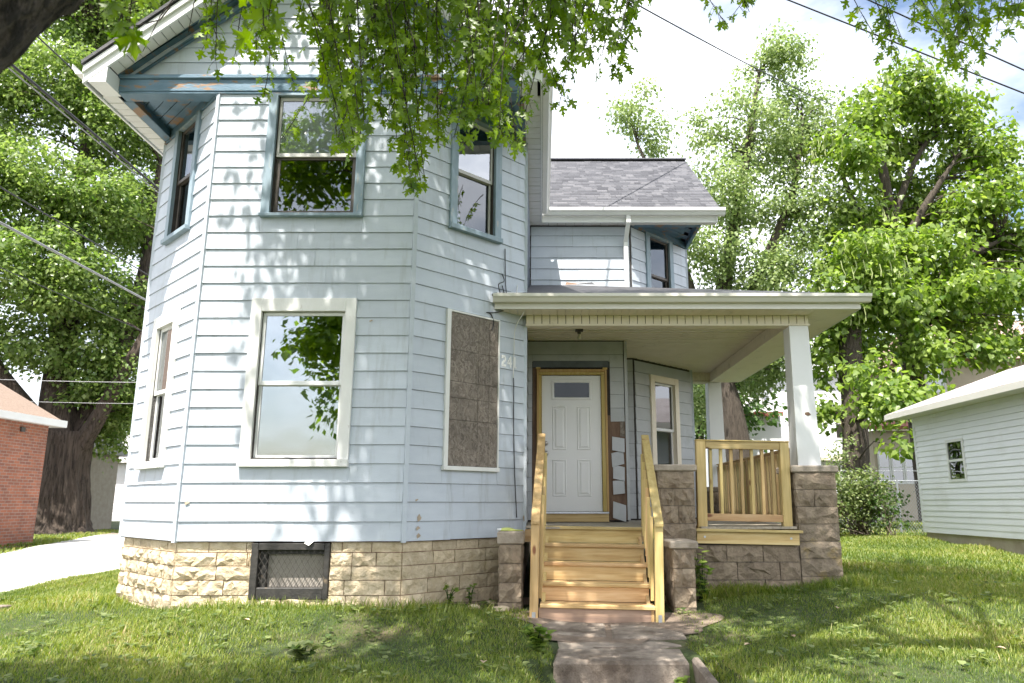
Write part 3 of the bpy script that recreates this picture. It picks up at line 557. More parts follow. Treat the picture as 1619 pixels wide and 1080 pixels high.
stones(IF_, E_, LF - E_, FZ, fd, 'lime', BH, bulge=.034, seed=21, nx=6); stones(IL_, .03, LC - E_, FZ, fd, 'lime', bulge=.045, seed=22, nx=5, lo=.2, hi=.36); stones(IR_, E_, LC - .03, FZ, fd, 'lime', bulge=.022, seed=23, nx=6, lo=.26, hi=.5)
stones(shift(WS, -.03), 18 - YB - 2.6, 18 - YB - .05, FZ, fd, 'lime', bulge=.045, seed=24)
# basement window: black frame, backing board, diamond mesh
a, b, c, d = BH[0][0], BH[0][1], -.995, -.415
bm = obj('basement_window', MB().wbox(WF, a, a + .075, -.15, .012, c, d).wbox(WF, b - .055, b, -.15, .012, c, d).wbox(WF, a + .075, b - .055, -.15, .012, d - .075, d).wbox(WF, a + .075, b - .055, -.15, .002, c, c + .12), M['black'], house, bevel=.006)
obj('backing_board', MB().wbox(WF, a + .075, b - .055, -.14, -.12, c + .12, d - .075), M['screen'], bm)
obj('inner_frame', MB().wbox(WF, a + .08, a + .15, -.118, -.06, c + .121, d - .077).wbox(WF, a + .151, b - .06, -.118, -.07, d - .12, d - .077), M['black'], bm)
mesh_mb = MB(); u0, u1, v0, v1 = a + .07, b - .05, c + .09, d - .07
for sgn in (1, -1):
    t = -1.2
    while t < 1.4:
        p0 = (u0 + t, v0); ln = v1 - v0; q0 = (u0 + t + sgn * ln * .62, v1); 
        pts = []
        for k in range(13):
            f = k / 12; uu = p0[0] + (q0[0] - p0[0]) * f; vv = p0[1] + (q0[1] - p0[1]) * f
            if u0 <= uu <= u1: pts.append(WF.pt(uu, -.012 + .004 * math.sin(k * 3 + sgn), vv))
        if len(pts) > 1: mesh_mb.tube(pts, .0028, 4)
        t += .062
stuff(obj('wire_mesh', mesh_mb, M['darkmetal'], bm))

# ------------------------------------------------------------------ house: eaves, gable trim and roofs
YFS = 7.96                                        # front plane of the rake fascia
def zs_(x): return 5.10 + SL * (min(x, 2 * XM - x) + 5.16)      # underside of the rake soffit
def roof_top(x): return 5.37 + SL * (min(x, 2 * XM - x) + 5.16)
xl, xm = XL - .225, XM
for sg in (0, 1):                                 # two roof slopes
    m_ = lambda x: x if sg == 0 else 2 * XM - x
    mb = MB(); a, b = xl - .015, xm
    P = [(m_(a), 7.91, roof_top(a) - .05), (m_(b), 7.91, roof_top(b) - .05), (m_(b), 18.2, roof_top(b) - .05), (m_(a), 18.2, roof_top(a) - .05)]
    Q = [(x, y, z + .05) for x, y, z in P]
    rf = obj('roof', mb.hexa(P + Q if sg == 0 else [P[1], P[0], P[3], P[2], Q[1], Q[0], Q[3], Q[2]]), M['blackroof'], house)
    # rake fascia, two stepped boards
    for (y0, y1, lo, hi) in ((YFS, YFS + .03, 0.0, .215), (YFS - .028, YFS - .001, .13, .21)):
        P = [(m_(xl), y0, zs_(xl) - .015 + lo), (m_(b), y0, zs_(b) - .015 + lo), (m_(b), y1, zs_(b) - .015 + lo), (m_(xl), y1, zs_(xl) - .015 + lo)]; Q = [(x, y, z + hi - lo) for x, y, z in P]
        if sg: P = [P[1], P[0], P[3], P[2]]; Q = [Q[1], Q[0], Q[3], Q[2]]
        obj('rake_fascia', MB().hexa(P + Q), M['white'], house)
    # rake soffit panels
    n = 26; x = XL + .05
    for i in range(n):
        x0, x1 = x + i * (xm - x) / n, x + (i + 1) * (xm - x) / n - .009
        P = [(m_(x0), YFS + .03, zs_(x0) - .002 * (i % 2)), (m_(x1), YFS + .03, zs_(x1) - .002 * (i % 2)), (m_(x1), 8.30, zs_(x1) - .002 * (i % 2)), (m_(x0), 8.30, zs_(x0) - .002 * (i % 2))]; Q = [(p, q, r + .012) for p, q, r in P]
        if sg: P = [P[1], P[0], P[3], P[2]]; Q = [Q[1], Q[0], Q[3], Q[2]]
        obj('soffit_panel', MB().hexa(P + Q), M['soffit'], rf)
    # blue rake boards on the gable wall
    for (y0, y1, lo, hi) in ((8.17, 8.27, -.13, -.004), (8.215, 8.268, -.29, -.131)):
        x0 = XL + (.05 if lo > -.2 else .22)
        zz = lambda q: max(q, 5.132)
        P = [(m_(x0), y0, zz(zs_(x0) + lo)), (m_(b), y0, zs_(b) + lo), (m_(b), y1, zs_(b) + lo), (m_(x0), y1, zz(zs_(x0) + lo))]; Q = [(m_(x0), y0, zs_(x0) + hi), (m_(b), y0, zs_(b) + hi), (m_(b), y1, zs_(b) + hi), (m_(x0), y1, zs_(x0) + hi)]
        if sg: P = [P[1], P[0], P[3], P[2]]; Q = [Q[1], Q[0], Q[3], Q[2]]
        obj('rake_board', MB().hexa(P + Q), M['blue'], house)
    # boxed eave return at the front corner
    x0, x1 = sorted((m_(XL - .165), m_(XL + .048)))
    zi, zo = zs_(XL + .048), zs_(XL - .165)
    zl, zr = (zo, zi) if sg == 0 else (zi, zo)
    obj('eave_return', MB().hexa([(x0, YFS + .004, ZT - .004), (x1, YFS + .004, ZT - .004), (x1, 8.30, ZT - .004), (x0, 8.30, ZT - .004), (x0, YFS + .004, zl - .016), (x1, YFS + .004, zr - .016), (x1, 8.30, zr - .016), (x0, 8.30, zl - .016)]), M['white'], house)
    # side eave: soffit panels, fascia, gutter
    wx0, wx1 = m_(XL), m_(XL - .20); x0, x1 = min(wx0, wx1), max(wx0, wx1); yE = 18.1 if sg == 0 else 12.66
    yy = 8.305; i = 0
    while yy < yE - .05:
        st = .155; y2 = min(yy + st, yE)
        obj('soffit_panel', MB().box(x0, x1, yy + .005, y2 - .005, ZT - .002 * (i % 2), ZT + .012), M['soffit'], rf); yy = y2; i += 1
    x0, x1 = sorted((m_(XL - .202), m_(XL - .228))); yF = YFS + .032
    obj('fascia', MB().box(x0, x1, yF, yE if sg == 0 else 12.44, ZT - .025, roof_top(XL - .23) - .055), M['white'], house)
    # K-style gutter profile swept along Y
    px = [(.0, -.03), (-.075, -.03), (-.10, .015), (-.125, .04), (-.125, .095), (-.115, .095), (-.115, .05), (-.09, .025), (-.07, -.018), (.0, -.018)]
    zb = 5.0; mb = MB(); ring = []; yS = 7.935; yEg = yE if sg == 0 else 12.30
    for y_ in (yS, yEg): ring.append([(m_(XL - .232 + u), y_, zb + v) for u, v in px])
    n = len(px); mb.add(ring[0] + ring[1], [(i, (i + 1) % n, n + (i + 1) % n, n + i) if sg == 0 else (i, n + i, n + (i + 1) % n, (i + 1) % n) for i in range(n)] + [tuple(range(n))])
    obj('gutter', mb, M['white'], house)
# blue frieze beam across the front, with crown strip and lower lip
bx0, bx1 = XL + .045, XR - .045
fb = obj('frieze_beam', MB().box(bx0, bx1, 8.225, 8.285, ZT + .03, 5.075), M['blue'], house, bevel=.004)
obj('crown_strip', MB().box(bx0, bx1, 8.195, 8.285, 5.078, 5.128), M['blue'], fb, bevel=.006)
obj('lower_lip', MB().box(bx0, bx1, 8.235, 8.43, ZT + .0, ZT + .028), M['blue'], fb, bevel=.004)
# cutaway corner soffits under the eaves (both sides of the bay)
def corner_soffit(apex, w_from, w_to, parent, sideb):
    """triangular boarded soffit between chamfer wall and square roof corner; boards run parallel to the chamfer"""
    ap, p, q = Vector(apex), Vector(w_from), Vector(w_to); n = 7; zc = 5.0
    for i in range(n):
        a, b = i / n, (i + 1) / n - .012
        c0, c1, c2, c3 = ap.lerp(p, a), ap.lerp(p, b), ap.lerp(q, b), ap.lerp(q, a)
        pts = [c0, c1, c2, c3]
        ar = sum(pts[k].x * pts[(k + 1) % 4].y - pts[(k + 1) % 4].x * pts[k].y for k in range(4))
        if ar < 0: pts = pts[::-1]
        obj('soffit_board', MB().prism([(v.x, v.y) for v in pts], zc - .002 * (i % 2), zc + .02), M['blue'], parent)
    mb = MB()
    a, b = (ap, Vector(sideb)); d_ = (b - a).normalized()
    return None
cs = obj('corner_beam', MB().box(XL - .0, XL + .13, 8.435, YB + .02, ZT + .001, 5.0), M['blue'], house, bevel=.004); corner_soffit((XL + .02, 8.30), A0, (XL, YB), cs, (XL, YB))
obj('bay_frieze', MB().wbox(WL, .0, LC - .03, -.02, .035, 4.872, 5.0), M['blue'], cs)
cs = obj('corner_beam', MB().box(XR - .13, XR, 8.435, YB + .02, ZT + .001, 5.0), M['blue'], house, bevel=.004); corner_soffit((XR - .02, 8.30), A1, (XR, YB), cs, (XR, YB))
obj('bay_frieze', MB().wbox(WR, .03, LC, -.02, .035, 4.872, 5.0), M['blue'], cs)
# wing roof
yE0, yR, zE, zR = YW - .245, 15.15, 5.135, 7.36; xe = XD + .33
rw_ = obj('wing_roof', MB().hexa([(-2.6, yE0, zE - .06), (xe, yE0, zE - .06), (xe, yR, zR - .06), (-2.6, yR, zR - .06), (-2.6, yE0, zE - .012), (xe, yE0, zE - .012), (xe, yR, zR - .012), (-2.6, yR, zR - .012)])
          .hexa([(-2.6, yR, zR - .06), (xe, yR, zR - .06), (xe, 17.9, zE - .06), (-2.6, 17.9, zE - .06), (-2.6, yR, zR - .012), (xe, yR, zR - .012), (xe, 17.9, zE - .012), (-2.6, 17.9, zE - .012)]), M['blackroof'], house)
nrow = 31; V = []; F = []; RV = []; r = random.Random(5)
for i in range(nrow):
    t0, t1 = i / nrow, (i + 1.15) / nrow; x = -.3 - r.random() * .3
    while x < xe:
        wd = r.choice((.09, .12, .16, .2, .26)); x1 = min(x + wd, xe + .01); x0 = max(x, -.3)
        if x1 - x0 > .01:
            h0 = r.choice((.009, .012, .016)); k = len(V); y0, y1 = yE0 - .02 + (yR - yE0) * t0, yE0 - .02 + (yR - yE0) * min(t1, 1); za, zb_ = zE + (zR - zE) * t0 - .015, zE + (zR - zE) * min(t1, 1) - .015
            V += [(x0, y0, za), (x1 - .004, y0, za), (x0, y0, za + h0 + .006), (x1 - .004, y0, za + h0 + .006), (x0, y1, zb_ + .004), (x1 - .004, y1, zb_ + .004)]; F += [(k, k + 1, k + 3, k + 2), (k + 2, k + 3, k + 5, k + 4)]; RV += [r.random()] * 6
        x += wd
stuff(obj('shingles', big_mesh('shingles', M['shingle'], np.array(V), np.array(F), np.array(RV)), None, rw_))
stuff(obj('ridge_cap', MB().box(-.3, xe + .01, yR - .12, yR + .1, zR - .01, zR + .012), M['ridge'], rw_))
i = 0; xx = XR + .19
while xx < XD + .30:
    x2 = min(xx + .155, XD + .3); obj('soffit_panel', MB().box(xx + .002, x2 - .002, YW - .20, YW, ZT - .002 * (i % 2), ZT + .012), M['soffit'], rw_) if x2 < CX + .1 else obj('soffit_panel', MB().box(xx + .002, x2 - .002, YW - .20, YW - .03, ZT - .002 * (i % 2), ZT + .012), M['soffit'], rw_); xx = x2; i += 1
obj('fascia', MB().box(XR + .23, XD + .3, YW - .228, YW - .202, ZT - .03, zE - .07), M['white'], house)
px = [(.0, -.03), (-.075, -.03), (-.10, .015), (-.125, .04), (-.125, .095), (-.115, .095), (-.115, .05), (-.09, .025), (-.07, -.018), (.0, -.018)]
n = len(px); ring = [[(x_, YW - .232 + u, 5.0 + v) for u, v in px] for x_ in (XR + .25, XD + .42)]
obj('gutter', MB().add(ring[0] + ring[1], [(i, n + i, n + (i + 1) % n, (i + 1) % n) for i in range(n)] + [tuple(range(n))[::-1], tuple(range(n, 2 * n))]), M['white'], house)
obj('rake_fascia', MB().hexa([(xe - .06, yE0, zE - .26), (xe - .03, yE0, zE - .26), (xe - .03, yR, zR - .26), (xe - .06, yR, zR - .26), (xe - .06, yE0, zE - .062), (xe - .03, yE0, zE - .062), (xe - .03, yR, zR - .062), (xe - .06, yR, zR - .062)]), M['white'], house)
obj('rake_soffit', MB().hexa([(XD - .02, yE0 + .03, zE - .24), (xe - .06, yE0 + .03, zE - .24), (xe - .06, yR, zR - .24), (XD - .02, yR, zR - .24), (XD - .02, yE0 + .03, zE - .22), (xe - .06, yE0 + .03, zE - .22), (xe - .06, yR, zR - .22), (XD - .02, yR, zR - .22)]), M['soffit'], house)
wf = obj('frieze_beam', MB().box(XD - .0, XD + .06, YW - .03, 16.4, ZT + .0, 5.10), M['blue'], house, bevel=.004)
obj('corner_beam', MB().box(CX, XD - .001, YW - .03, YW + .11, ZT + .001, 5.0), M['blue'], wf)
corner_soffit((XD - .02, YW + .02), (CX, YW), (XD, YD), wf, (XD, YD)); obj('bay_frieze', MB().wbox(WC, .03, 1.74, -.02, .035, 4.872, 5.0), M['blue'], wf)
# downspout on the wing corner
ds = obj('downspout', MB().beam((CX - .055, YW - .27, 4.99), (CX - .055, YW - .26, 4.84), .075, .06, (0, 1, 0)).beam((CX - .055, YW - .26, 4.85), (CX - .09, YW - .07, 4.55), .075, .06, (0, 1, 0)).beam((CX - .09, YW - .07, 4.57), (CX - .085, YW - .07, 3.6), .075, .06, (0, 1, 0)), M['white'], house)

# ------------------------------------------------------------------ vestibule and front door
vw = wall_sheet('door_wall', WV, 0, LV - .02, -.26, 2.46, [(.155, 1.215, -.26, 2.02)], house)
obj('door_wall_side', MB().box(1.19, 1.29, 11.245, 12.65, -.26, 2.46), M['siding_old'], house)
cut_r = 1.055 - XR
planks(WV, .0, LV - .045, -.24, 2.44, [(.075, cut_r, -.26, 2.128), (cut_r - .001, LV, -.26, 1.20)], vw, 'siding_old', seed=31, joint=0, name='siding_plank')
obj('brown_sheathing', MB().wbox(WV, .08, .153, 0, .006, -.24, 2.03).wbox(WV, 1.213, LV - .03, 0, .006, -.24, 1.3), M['brown'], vw)
obj('wall_gap_board', MB().wbox(WV, 1.40, LV - .05, .007, .012, .98, 1.2), M['osb'], vw)
r = random.Random(9)
for (za, zb, ti) in ((-.235, .0, .03), (.135, .335, -.01), (.34, .545, .02), (.55, .755, -.025), (.76, .965, .015)):
    s0_ = cut_r + r.uniform(-.01, .02); s1_ = LV - .055 + r.uniform(-.015, .008); g = WV.pt; o1, o2 = .03 + r.uniform(0, .02), .014
    obj('loose_shingle', MB().hexa([g(s0_, o1, za + ti), g(s1_, o1 + .01, za - ti), g(s1_, o1 - .008, za - ti), g(s0_, o1 - .012, za + ti), g(s0_ + ti * .3, o2 + .008, zb + ti), g(s1_ + ti * .3, o2 + .008, zb - ti), g(s1_ + ti * .3, .008, zb - ti), g(s0_ + ti * .3, .008, zb + ti)]), M['siding_old'], vw)
dX, dY = XR, 11.235
dr = obj('front_door', MB().box(.016, .911, 11.225, 11.268, -.118, 1.907), M['door'], house, bevel=.003); dr['label'] = 'new white panelled front door with small top window'
def panel(x0, x1, z0, z1, parent):
    rings = [(0, 0), (.012, -.010), (.022, -.004), (.034, -.004), (.055, -.013)]; V = []; F = []
    for ins, oy in rings: V += [(x0 + ins, 11.2245 + oy, z0 + ins), (x1 - ins, 11.2245 + oy, z0 + ins), (x1 - ins, 11.2245 + oy, z1 - ins), (x0 + ins, 11.2245 + oy, z1 - ins)]
    for k in range(len(rings) - 1): F += [(4 * k + i, 4 * k + (i + 1) % 4, 4 * k + 4 + (i + 1) % 4, 4 * k + 4 + i) for i in range(4)]
    k = 4 * (len(rings) - 1); F.append((k, k + 1, k + 2, k + 3)); obj('door_panel', MB().add(V, F), M['door'], parent)
for x0, x1 in ((.175, .385), (.545, .755)):
    panel(x0, x1, .78, 1.44, dr); panel(x0, x1, .10, .64, dr)
lx0, lx1, lz0, lz1 = .203, .735, 1.57, 1.795
obj('door_lite_frame', MB().box(lx0 - .035, lx0, 11.205, 11.226, lz0 - .035, lz1 + .035).box(lx1, lx1 + .035, 11.205, 11.226, lz0 - .035, lz1 + .035).box(lx0, lx1, 11.205, 11.226, lz0 - .035, lz0).box(lx0, lx1, 11.205, 11.226, lz1, lz1 + .035), M['door'], dr, bevel=.004)
obj('pane', MB().box(lx0, lx1, 11.212, 11.216, lz0, lz1), M['glass_door'], dr)
obj('dark_indoor_sheet', MB().box(lx0, lx1, 11.220, 11.2245, lz0, lz1), M['sheath'], dr)  # dark sheet painted in place of the unlit hall behind the glass
def knob(z, rr):
    mb = MB(); prof = [(.001, 0), (rr * 1.15, 0), (rr * 1.15, .008), (rr * .45, .012), (rr * .42, .03), (rr * .85, .038), (rr, .052), (rr * .8, .064), (.001, .067)]
    n = 14
    for (q, o) in prof:
        for j in range(n): t = 2 * math.pi * j / n; mb.v.append((.075 + q * math.cos(t), 11.224 - o, z + q * math.sin(t)))
    mb.f = [(i * n + j, i * n + (j + 1) % n, (i + 1) * n + (j + 1) % n, (i + 1) * n + j) for i in range(len(prof) - 1) for j in range(n)]
    return mb
obj('door_knob', knob(.73, .036), M['nickel'], dr, smooth=True); obj('deadbolt', knob(.88, .03), M['nickel'], dr, smooth=True)
cs = obj('door_casing', MB().box(-.055, .012, 11.185, 11.26, -.12, 1.915).box(.915, .995, 11.185, 11.26, -.12, 1.915).box(-.055, .995, 11.185, 11.26, 1.916, 1.985), M['casing'], house, bevel=.006)
obj('casing_moulding', MB().box(-.062, -.03, 11.168, 11.184, -.12, 2.0).box(.97, 1.003, 11.168, 11.184, -.12, 2.0).box(-.03, .97, 11.168, 11.184, 1.957, 2.0), M['casing'], cs, bevel=.005)
obj('corner_ear', MB().box(-.075, -.005, 11.160, 11.19, 2.002, 2.03).box(.94, 1.012, 11.160, 11.19, 1.99, 2.024), M['casing'], cs, bevel=.008)
obj('header_board', MB().wbox(WV, .085, 1.245, 0, .022, 2.035, 2.135), M['slate'], house)
obj('threshold', MB().box(-.05, 1.0, 11.16, 11.26, -.145, -.122), M['galv'], house); obj('sill_board', MB().box(-.05, 1.0, 11.19, 11.25, -.262, -.146), M['wood_t'], house)

# ------------------------------------------------------------------ porch
porch = thing('porch', 'covered front porch with square white columns and cream ceiling', 'porch', (1.7, 11.6, -1.0))
zc, SLP = 2.405, .33; YE, XE = 9.10, 4.05
def zf(y): return 2.60 + SLP * (y - YE)
def zr_(x): return 2.60 + SLP * (XE - x)
hx, hy = XE - (YW - YE), YW
yl = A1[1] + (-.60 - A1[0])
pr = obj('porch_roof', MB().add([(-.62, YE, zf(YE)), (XE, YE, 2.60), (hx, hy, zf(hy)), (XR, YW, zf(YW)), (XR, YB, zf(YB))], [(0, 1, 2, 3, 4)]).add([(XE, YE, 2.60), (XE, 14.9, 2.60), (XD, 14.9, zr_(XD)), (XD, YD, zr_(XD)), (CX, YW, zr_(CX)), (hx, hy, zr_(hx))], [(0, 1, 2, 3, 4, 5)]), M['blackroof'], porch)
pr.modifiers.new('thick', 'SOLIDIFY').thickness = .03; pr.modifiers['thick'].offset = -1
obj('flashing', MB().beam((-.56, 9.16, 2.615), (-.24, 9.48, 2.70), .02, .05), M['white'], porch)
obj('loose_shingle', MB().add([(.42, 12.35, 3.685), (.75, 12.30, 3.68), (.72, 12.52, 3.75), (.45, 12.55, 3.80)], [(0, 1, 2, 3)]), M['brown'], porch)
obj('loose_shingle', MB().add([(.62, 12.42, 3.72), (.95, 12.45, 3.72), (.9, 12.56, 3.80), (.66, 12.55, 3.77)], [(0, 1, 2, 3)]), M['blackroof'], porch)
obj('fascia', MB().box(-.585, XE - .03, YE, YE + .025, zc - .004, 2.578), M['gutter'], porch)
obj('fascia', MB().box(XE - .03, XE - .005, YE + .002, 14.88, zc - .004, 2.578), M['gutter'], porch)
px = [(.0, .0), (-.072, .0), (-.098, .042), (-.12, .062), (-.12, .10), (-.108, .10), (-.108, .068), (-.09, .05), (-.066, .012), (.0, .012)]
n = len(px); ring = [[(x_, YE - .002 + u, 2.475 + v) for u, v in px] for x_ in (-.60, XE + .10)]
obj('gutter', MB().add(ring[0] + ring[1], [(i, n + i, n + (i + 1) % n, (i + 1) % n) for i in range(n)] + [tuple(range(n))[::-1], tuple(range(n, 2 * n))]), M['gutter'], porch)
YBm = 9.45; i = 0; xx = -.50
sf = obj('soffit_backing', MB().box(-.2, XE - .04, YE + .03, YBm, zc + .016, zc + .03), M['cream'], porch)
while xx < 3.495:
    x2 = min(xx + .102, 3.499); obj('soffit_panel', MB().hexa([(xx + .004, YE + .026, zc), (x2 - .002, YE + .026, zc), (x2 - .002, YBm, zc), (xx + .002, YBm, zc), (xx + .002, YE + .026, zc + .012), (x2 - .002, YE + .026, zc + .012), (x2 - .002, YBm, zc + .012), (xx + .002, YBm, zc + .012)]), M['cream'], sf); xx = x2
mb = MB(); yy = YE + .026
while yy < 14.85: mb.box(3.5, XE - .032, yy + .002, yy + .104, zc, zc + .012); yy += .106
stuff(obj('side_soffit', mb, M['cream'], porch))
bmf = obj('porch_beam', MB().box(XR + .01, 3.497, YBm + .012, YBm + .15, 2.29, zc + .06), M['groove'], porch); xx = XR + .012
while xx < 3.48:
    x2 = min(xx + .104, 3.5); obj('beam_panel', MB().box(xx + .005, x2 - .005, YBm - .008, YBm + .0118, 2.292, zc - .003), M['cream'], bmf); xx = x2
obj('beam_trim', MB().box(XR + .01, 3.51, YBm - .012, YBm + .16, 2.266, 2.2895), M['cream'], bmf)
sb = obj('side_beam', MB().box(3.262, 3.488, YBm + .152, 14.1, 2.29, 2.47), M['groove'], porch)
mb = MB(); yy = YBm + .17
while yy < 14.05: mb.box(3.25, 3.2615, yy + .005, yy + .098, 2.293, 2.452); yy += .103
stuff(obj('beam_panel', mb, M['cream'], sb)); obj('beam_trim', MB().box(3.245, 3.505, YBm + .162, 14.12, 2.268, 2.2895), M['cream'], sb)
bb = obj('back_beam', MB().box(XD + .03, 3.25, 14.13, 14.3, 2.29, 2.46), M['groove'], porch)
for i in range(4): obj('beam_panel', MB().box(XD + .03 + i * .1, XD + .126 + i * .1, 14.118, 14.1295, 2.30, 2.455), M['cream'], bb)
obj('beam_trim', MB().box(XD + .03, 3.25, 14.11, 14.32, 2.266, 2.2895), M['cream'], bb)
mb = MB(); yy = YBm + .152
while yy < 14.25:
    mb.box(XR + .01, 3.262, yy + .005, yy + .082, 2.458, 2.474); mb.box(XR + .01, 3.262, yy + .083, yy + .117, 2.480, 2.488); yy += .12
stuff(obj('porch_ceiling', mb, M['cream'], porch))
obj('ceiling_frame', MB().box(XR + .01, 3.26, YBm + .15, 14.3, 2.492, 2.51), M['sheath'], porch)
lm = obj('lamp_holder', MB().box(.50, .61, 10.45, 10.56, 2.435, 2.4615).tube([(.555, 10.505, 2.436), (.555, 10.505, 2.395)], [.03, .024], 10), M['darkmetal'], porch)
obj('light_bulb', MB().tube([(.555, 10.505, 2.394), (.555, 10.505, 2.375), (.555, 10.505, 2.345), (.555, 10.505, 2.32), (.555, 10.505, 2.312)], [.013, .018, .03, .024, .006], 10), M['bulb'], lm, smooth=True)
def column(name, cx_, cy_, z0, z1, w0, w1):
    mb = MB(); a, b = w0 / 2, w1 / 2
    mb.hexa([(cx_ - a, cy_ - a, z0), (cx_ + a, cy_ - a, z0), (cx_ + a, cy_ + a, z0), (cx_ - a, cy_ + a, z0), (cx_ - b, cy_ - b, z1), (cx_ + b, cy_ - b, z1), (cx_ + b, cy_ + b, z1), (cx_ - b, cy_ + b, z1)])
    return obj(name, mb, M['white'], porch, bevel=.004)
c1 = column('column', 3.365, 9.575, .456, 2.2655, .292, .248); column('column', 3.325, 14.22, .30, 2.2655, .29, .25)
# chipped spot on the front column
cp_ = MB(); yv = 9.575 - .146 + .012; cp_.add([(3.35, yv - .004, 1.105), (3.39, yv - .012, 1.085), (3.435, yv - .004, 1.10), (3.40, yv - .014, 1.135), (3.36, yv - .010, 1.13)], [(0, 1, 2, 3, 4)])
obj('column_scar', cp_, M['brown'], c1)
# deck
mb = MB(); xx = -.19
while xx < 3.38: mb.box(xx + .002, xx + .094, (9.83 if xx > 3.0 else 9.57 if 1.28 < xx < 1.88 else 9.20) if xx > -.1 else 9.5, 14.3, -.30, -.272); xx += .096
stuff(obj('deck_boards', mb, M['deck'], porch))
TILT = Matrix.Translation((2.5, 9.2, -.4)) @ Matrix.Rotation(rad(1.1), 4, 'Y') @ Matrix.Translation((-2.5, -9.2, .4))
obj('rim_board', MB().box(1.865, 3.09, 9.185, 9.223, -.478, -.338).xf(TILT), M['wood_t'], porch, bevel=.004)
obj('rim_cap', MB().box(1.85, 3.12, 9.13, 9.40, -.337, -.305).xf(TILT), M['wood_t'], porch, bevel=.004)
obj('rim_board', MB().box(-.19, 1.3, 9.24, 9.28, -.45, -.305), M['wood_t'], porch)
for x in (1.96, 2.99): obj('lag_bolt', MB().tube([(x, 9.187, -.40), (x, 9.178, -.40)], .014, 8).xf(TILT), M['galv'], porch)

# stone piers and low walls under the porch
def pier(label, x0, x1, y0, y1, z0, ztop, cap, mat='darkstone', course=.2035, capo=.05, seed=0, loc=None, group='porch stone piers', split=.4, top_mat='capstone', name='stone_pier'):
    t = thing(name, label, 'pier', ((x0 + x1) / 2, (y0 + y1) / 2, z0), group); r = random.Random(seed)
    obj('core', MB().box(x0 + .012, x1 - .012, y0 + .012, y1 - .012, z0 - .25, ztop - cap - .003), M['greymortar'], t)
    F_, L_, R_, Bk = Wall((x0, y0), (1, 0)), Wall((x0, y1), (0, -1)), Wall((x1, y0), (0, 1)), Wall((x1, y1), (-1, 0)); z = ztop - cap - .004; k = 0
    while z > z0 - .15:
        zb = z - course; cut = x0 + (x1 - x0) * r.uniform(.4, .6) if r.random() < split else None
        segs = [(0, x1 - x0)] if cut is None else [(0, cut - x0 - .003), (cut - x0 + .003, x1 - x0)]
        m_ = mat if not isinstance(mat, dict) else mat.get(k, 'darkstone')
        for a, b in segs: obj('block', rock(F_, a, b, zb + .006, z, .055, seed * 91 + k * 7 + int(a * 100), nx=5, back=.06), M[m_], t)
        for W_ in (L_, R_, Bk): obj('block', rock(W_, .065 if W_ is not Bk else 0, (y1 - y0) if W_ is not Bk else (x1 - x0), zb + .006, z, .022, seed * 57 + k, nx=4, back=.05), M[m_], t)
        z = zb; k += 1
    obj('cap', MB().box(x0 - capo, x1 + capo, y0 - capo, y1 + capo, ztop - cap, ztop), M[top_mat], t, bevel=.014)
    return t
pier('tall corner pier under the front porch column, yellow lichen on its lower blocks', 3.11, 3.60, 9.27, 9.80, -1.02, .455, .085, mat={3: 'moss', 4: 'moss', 5: 'moss', 6: 'moss'}, seed=41, capo=.045, split=.3)
pier('tall pier beside the steps with pale rough-faced blocks', 1.405, 1.84, 9.12, 9.55, -1.1, .46, .08, seed=42, capo=.04, split=.45)
pier('short cheek pier to the right of the wooden steps', 1.455, 1.685, 8.50, 9.05, -1.14, -.405, .085, seed=43, capo=.045, split=0)
pier('short free-standing pier left of the steps with a glove on its cap', -.455, -.215, 8.56, 8.95, -1.13, -.305, .14, seed=44, capo=.03, split=0)
pier('far pier carrying the back porch column', 3.10, 3.56, 14.0, 14.45, -.95, .30, .09, seed=45, capo=.04, split=.3)
lwt = thing('porch_wall', 'low grey stone wall below the porch railing', 'wall', (2.5, 9.3, -1.05))
obj('core', MB().box(1.85, 3.11, 9.272, 9.5, -1.4, -.482), M['greymortar'], lwt); WLW = Wall((1.85, 9.262), (1, 0))
stones(WLW, 0, 1.245, [-1.30, -1.095, -.89, -.685, -.484], lwt, 'darkstone', lo=.36, hi=.52, bulge=.05, seed=46, name='block')
lws = thing('porch_wall', 'stone side wall of the porch running back from the corner pier', 'wall', (3.5, 12, -.95))
obj('core', MB().box(3.2, 3.53, 9.81, 13.99, -1.3, -.31), M['greymortar'], lws); stones(Wall((3.54, 9.81), (0, 1)), 0, 4.15, [-1.1, -.9, -.7, -.5, -.32], lws, 'darkstone', lo=.36, hi=.5, bulge=.03, seed=47, name='block')
# cheek wall left of the steps, in the dark between pier and porch
obj('cheek_wall', MB().box(-.40, -.25, 8.955, 9.46, -1.3, -.46), M['greymortar'], porch)

# front railing
def baluster(mb, x, y, z0, z1, w=.038): return mb.box(x - w / 2, x + w / 2, y - w / 2, y + w / 2, z0, z1)
rl = thing('porch_railing', 'new pine porch railing between the two stone piers', 'railing', (2.5, 9.33, -.3))
RT = TILT
for x0, x1 in ((1.905, 2.02), (2.94, 3.05)): obj('post', MB().box(x0, x1, 9.28, 9.38, -.304, .748).xf(RT), M['wood_z'], rl, bevel=.005)
obj('top_rail', MB().box(2.022, 2.938, 9.29, 9.33, .655, .746).xf(RT), M['wood_t'], rl, bevel=.004); obj('rail_cap', MB().box(1.90, 3.055, 9.275, 9.385, .749, .765).xf(RT), M['wood_t'], rl, bevel=.003)
obj('bottom_rail', MB().box(2.022, 2.938, 9.29, 9.33, -.215, -.128).xf(RT), M['wood_t'], rl, bevel=.004)
for i in range(7): obj('baluster', baluster(MB(), 2.09 + i * .128, 9.352, -.20, .70).xf(RT), M['wood_z'], rl, bevel=.004)
rs = thing('porch_railing', 'side pine railing of the porch running back to the far column', 'railing', (3.33, 11.9, -.3))
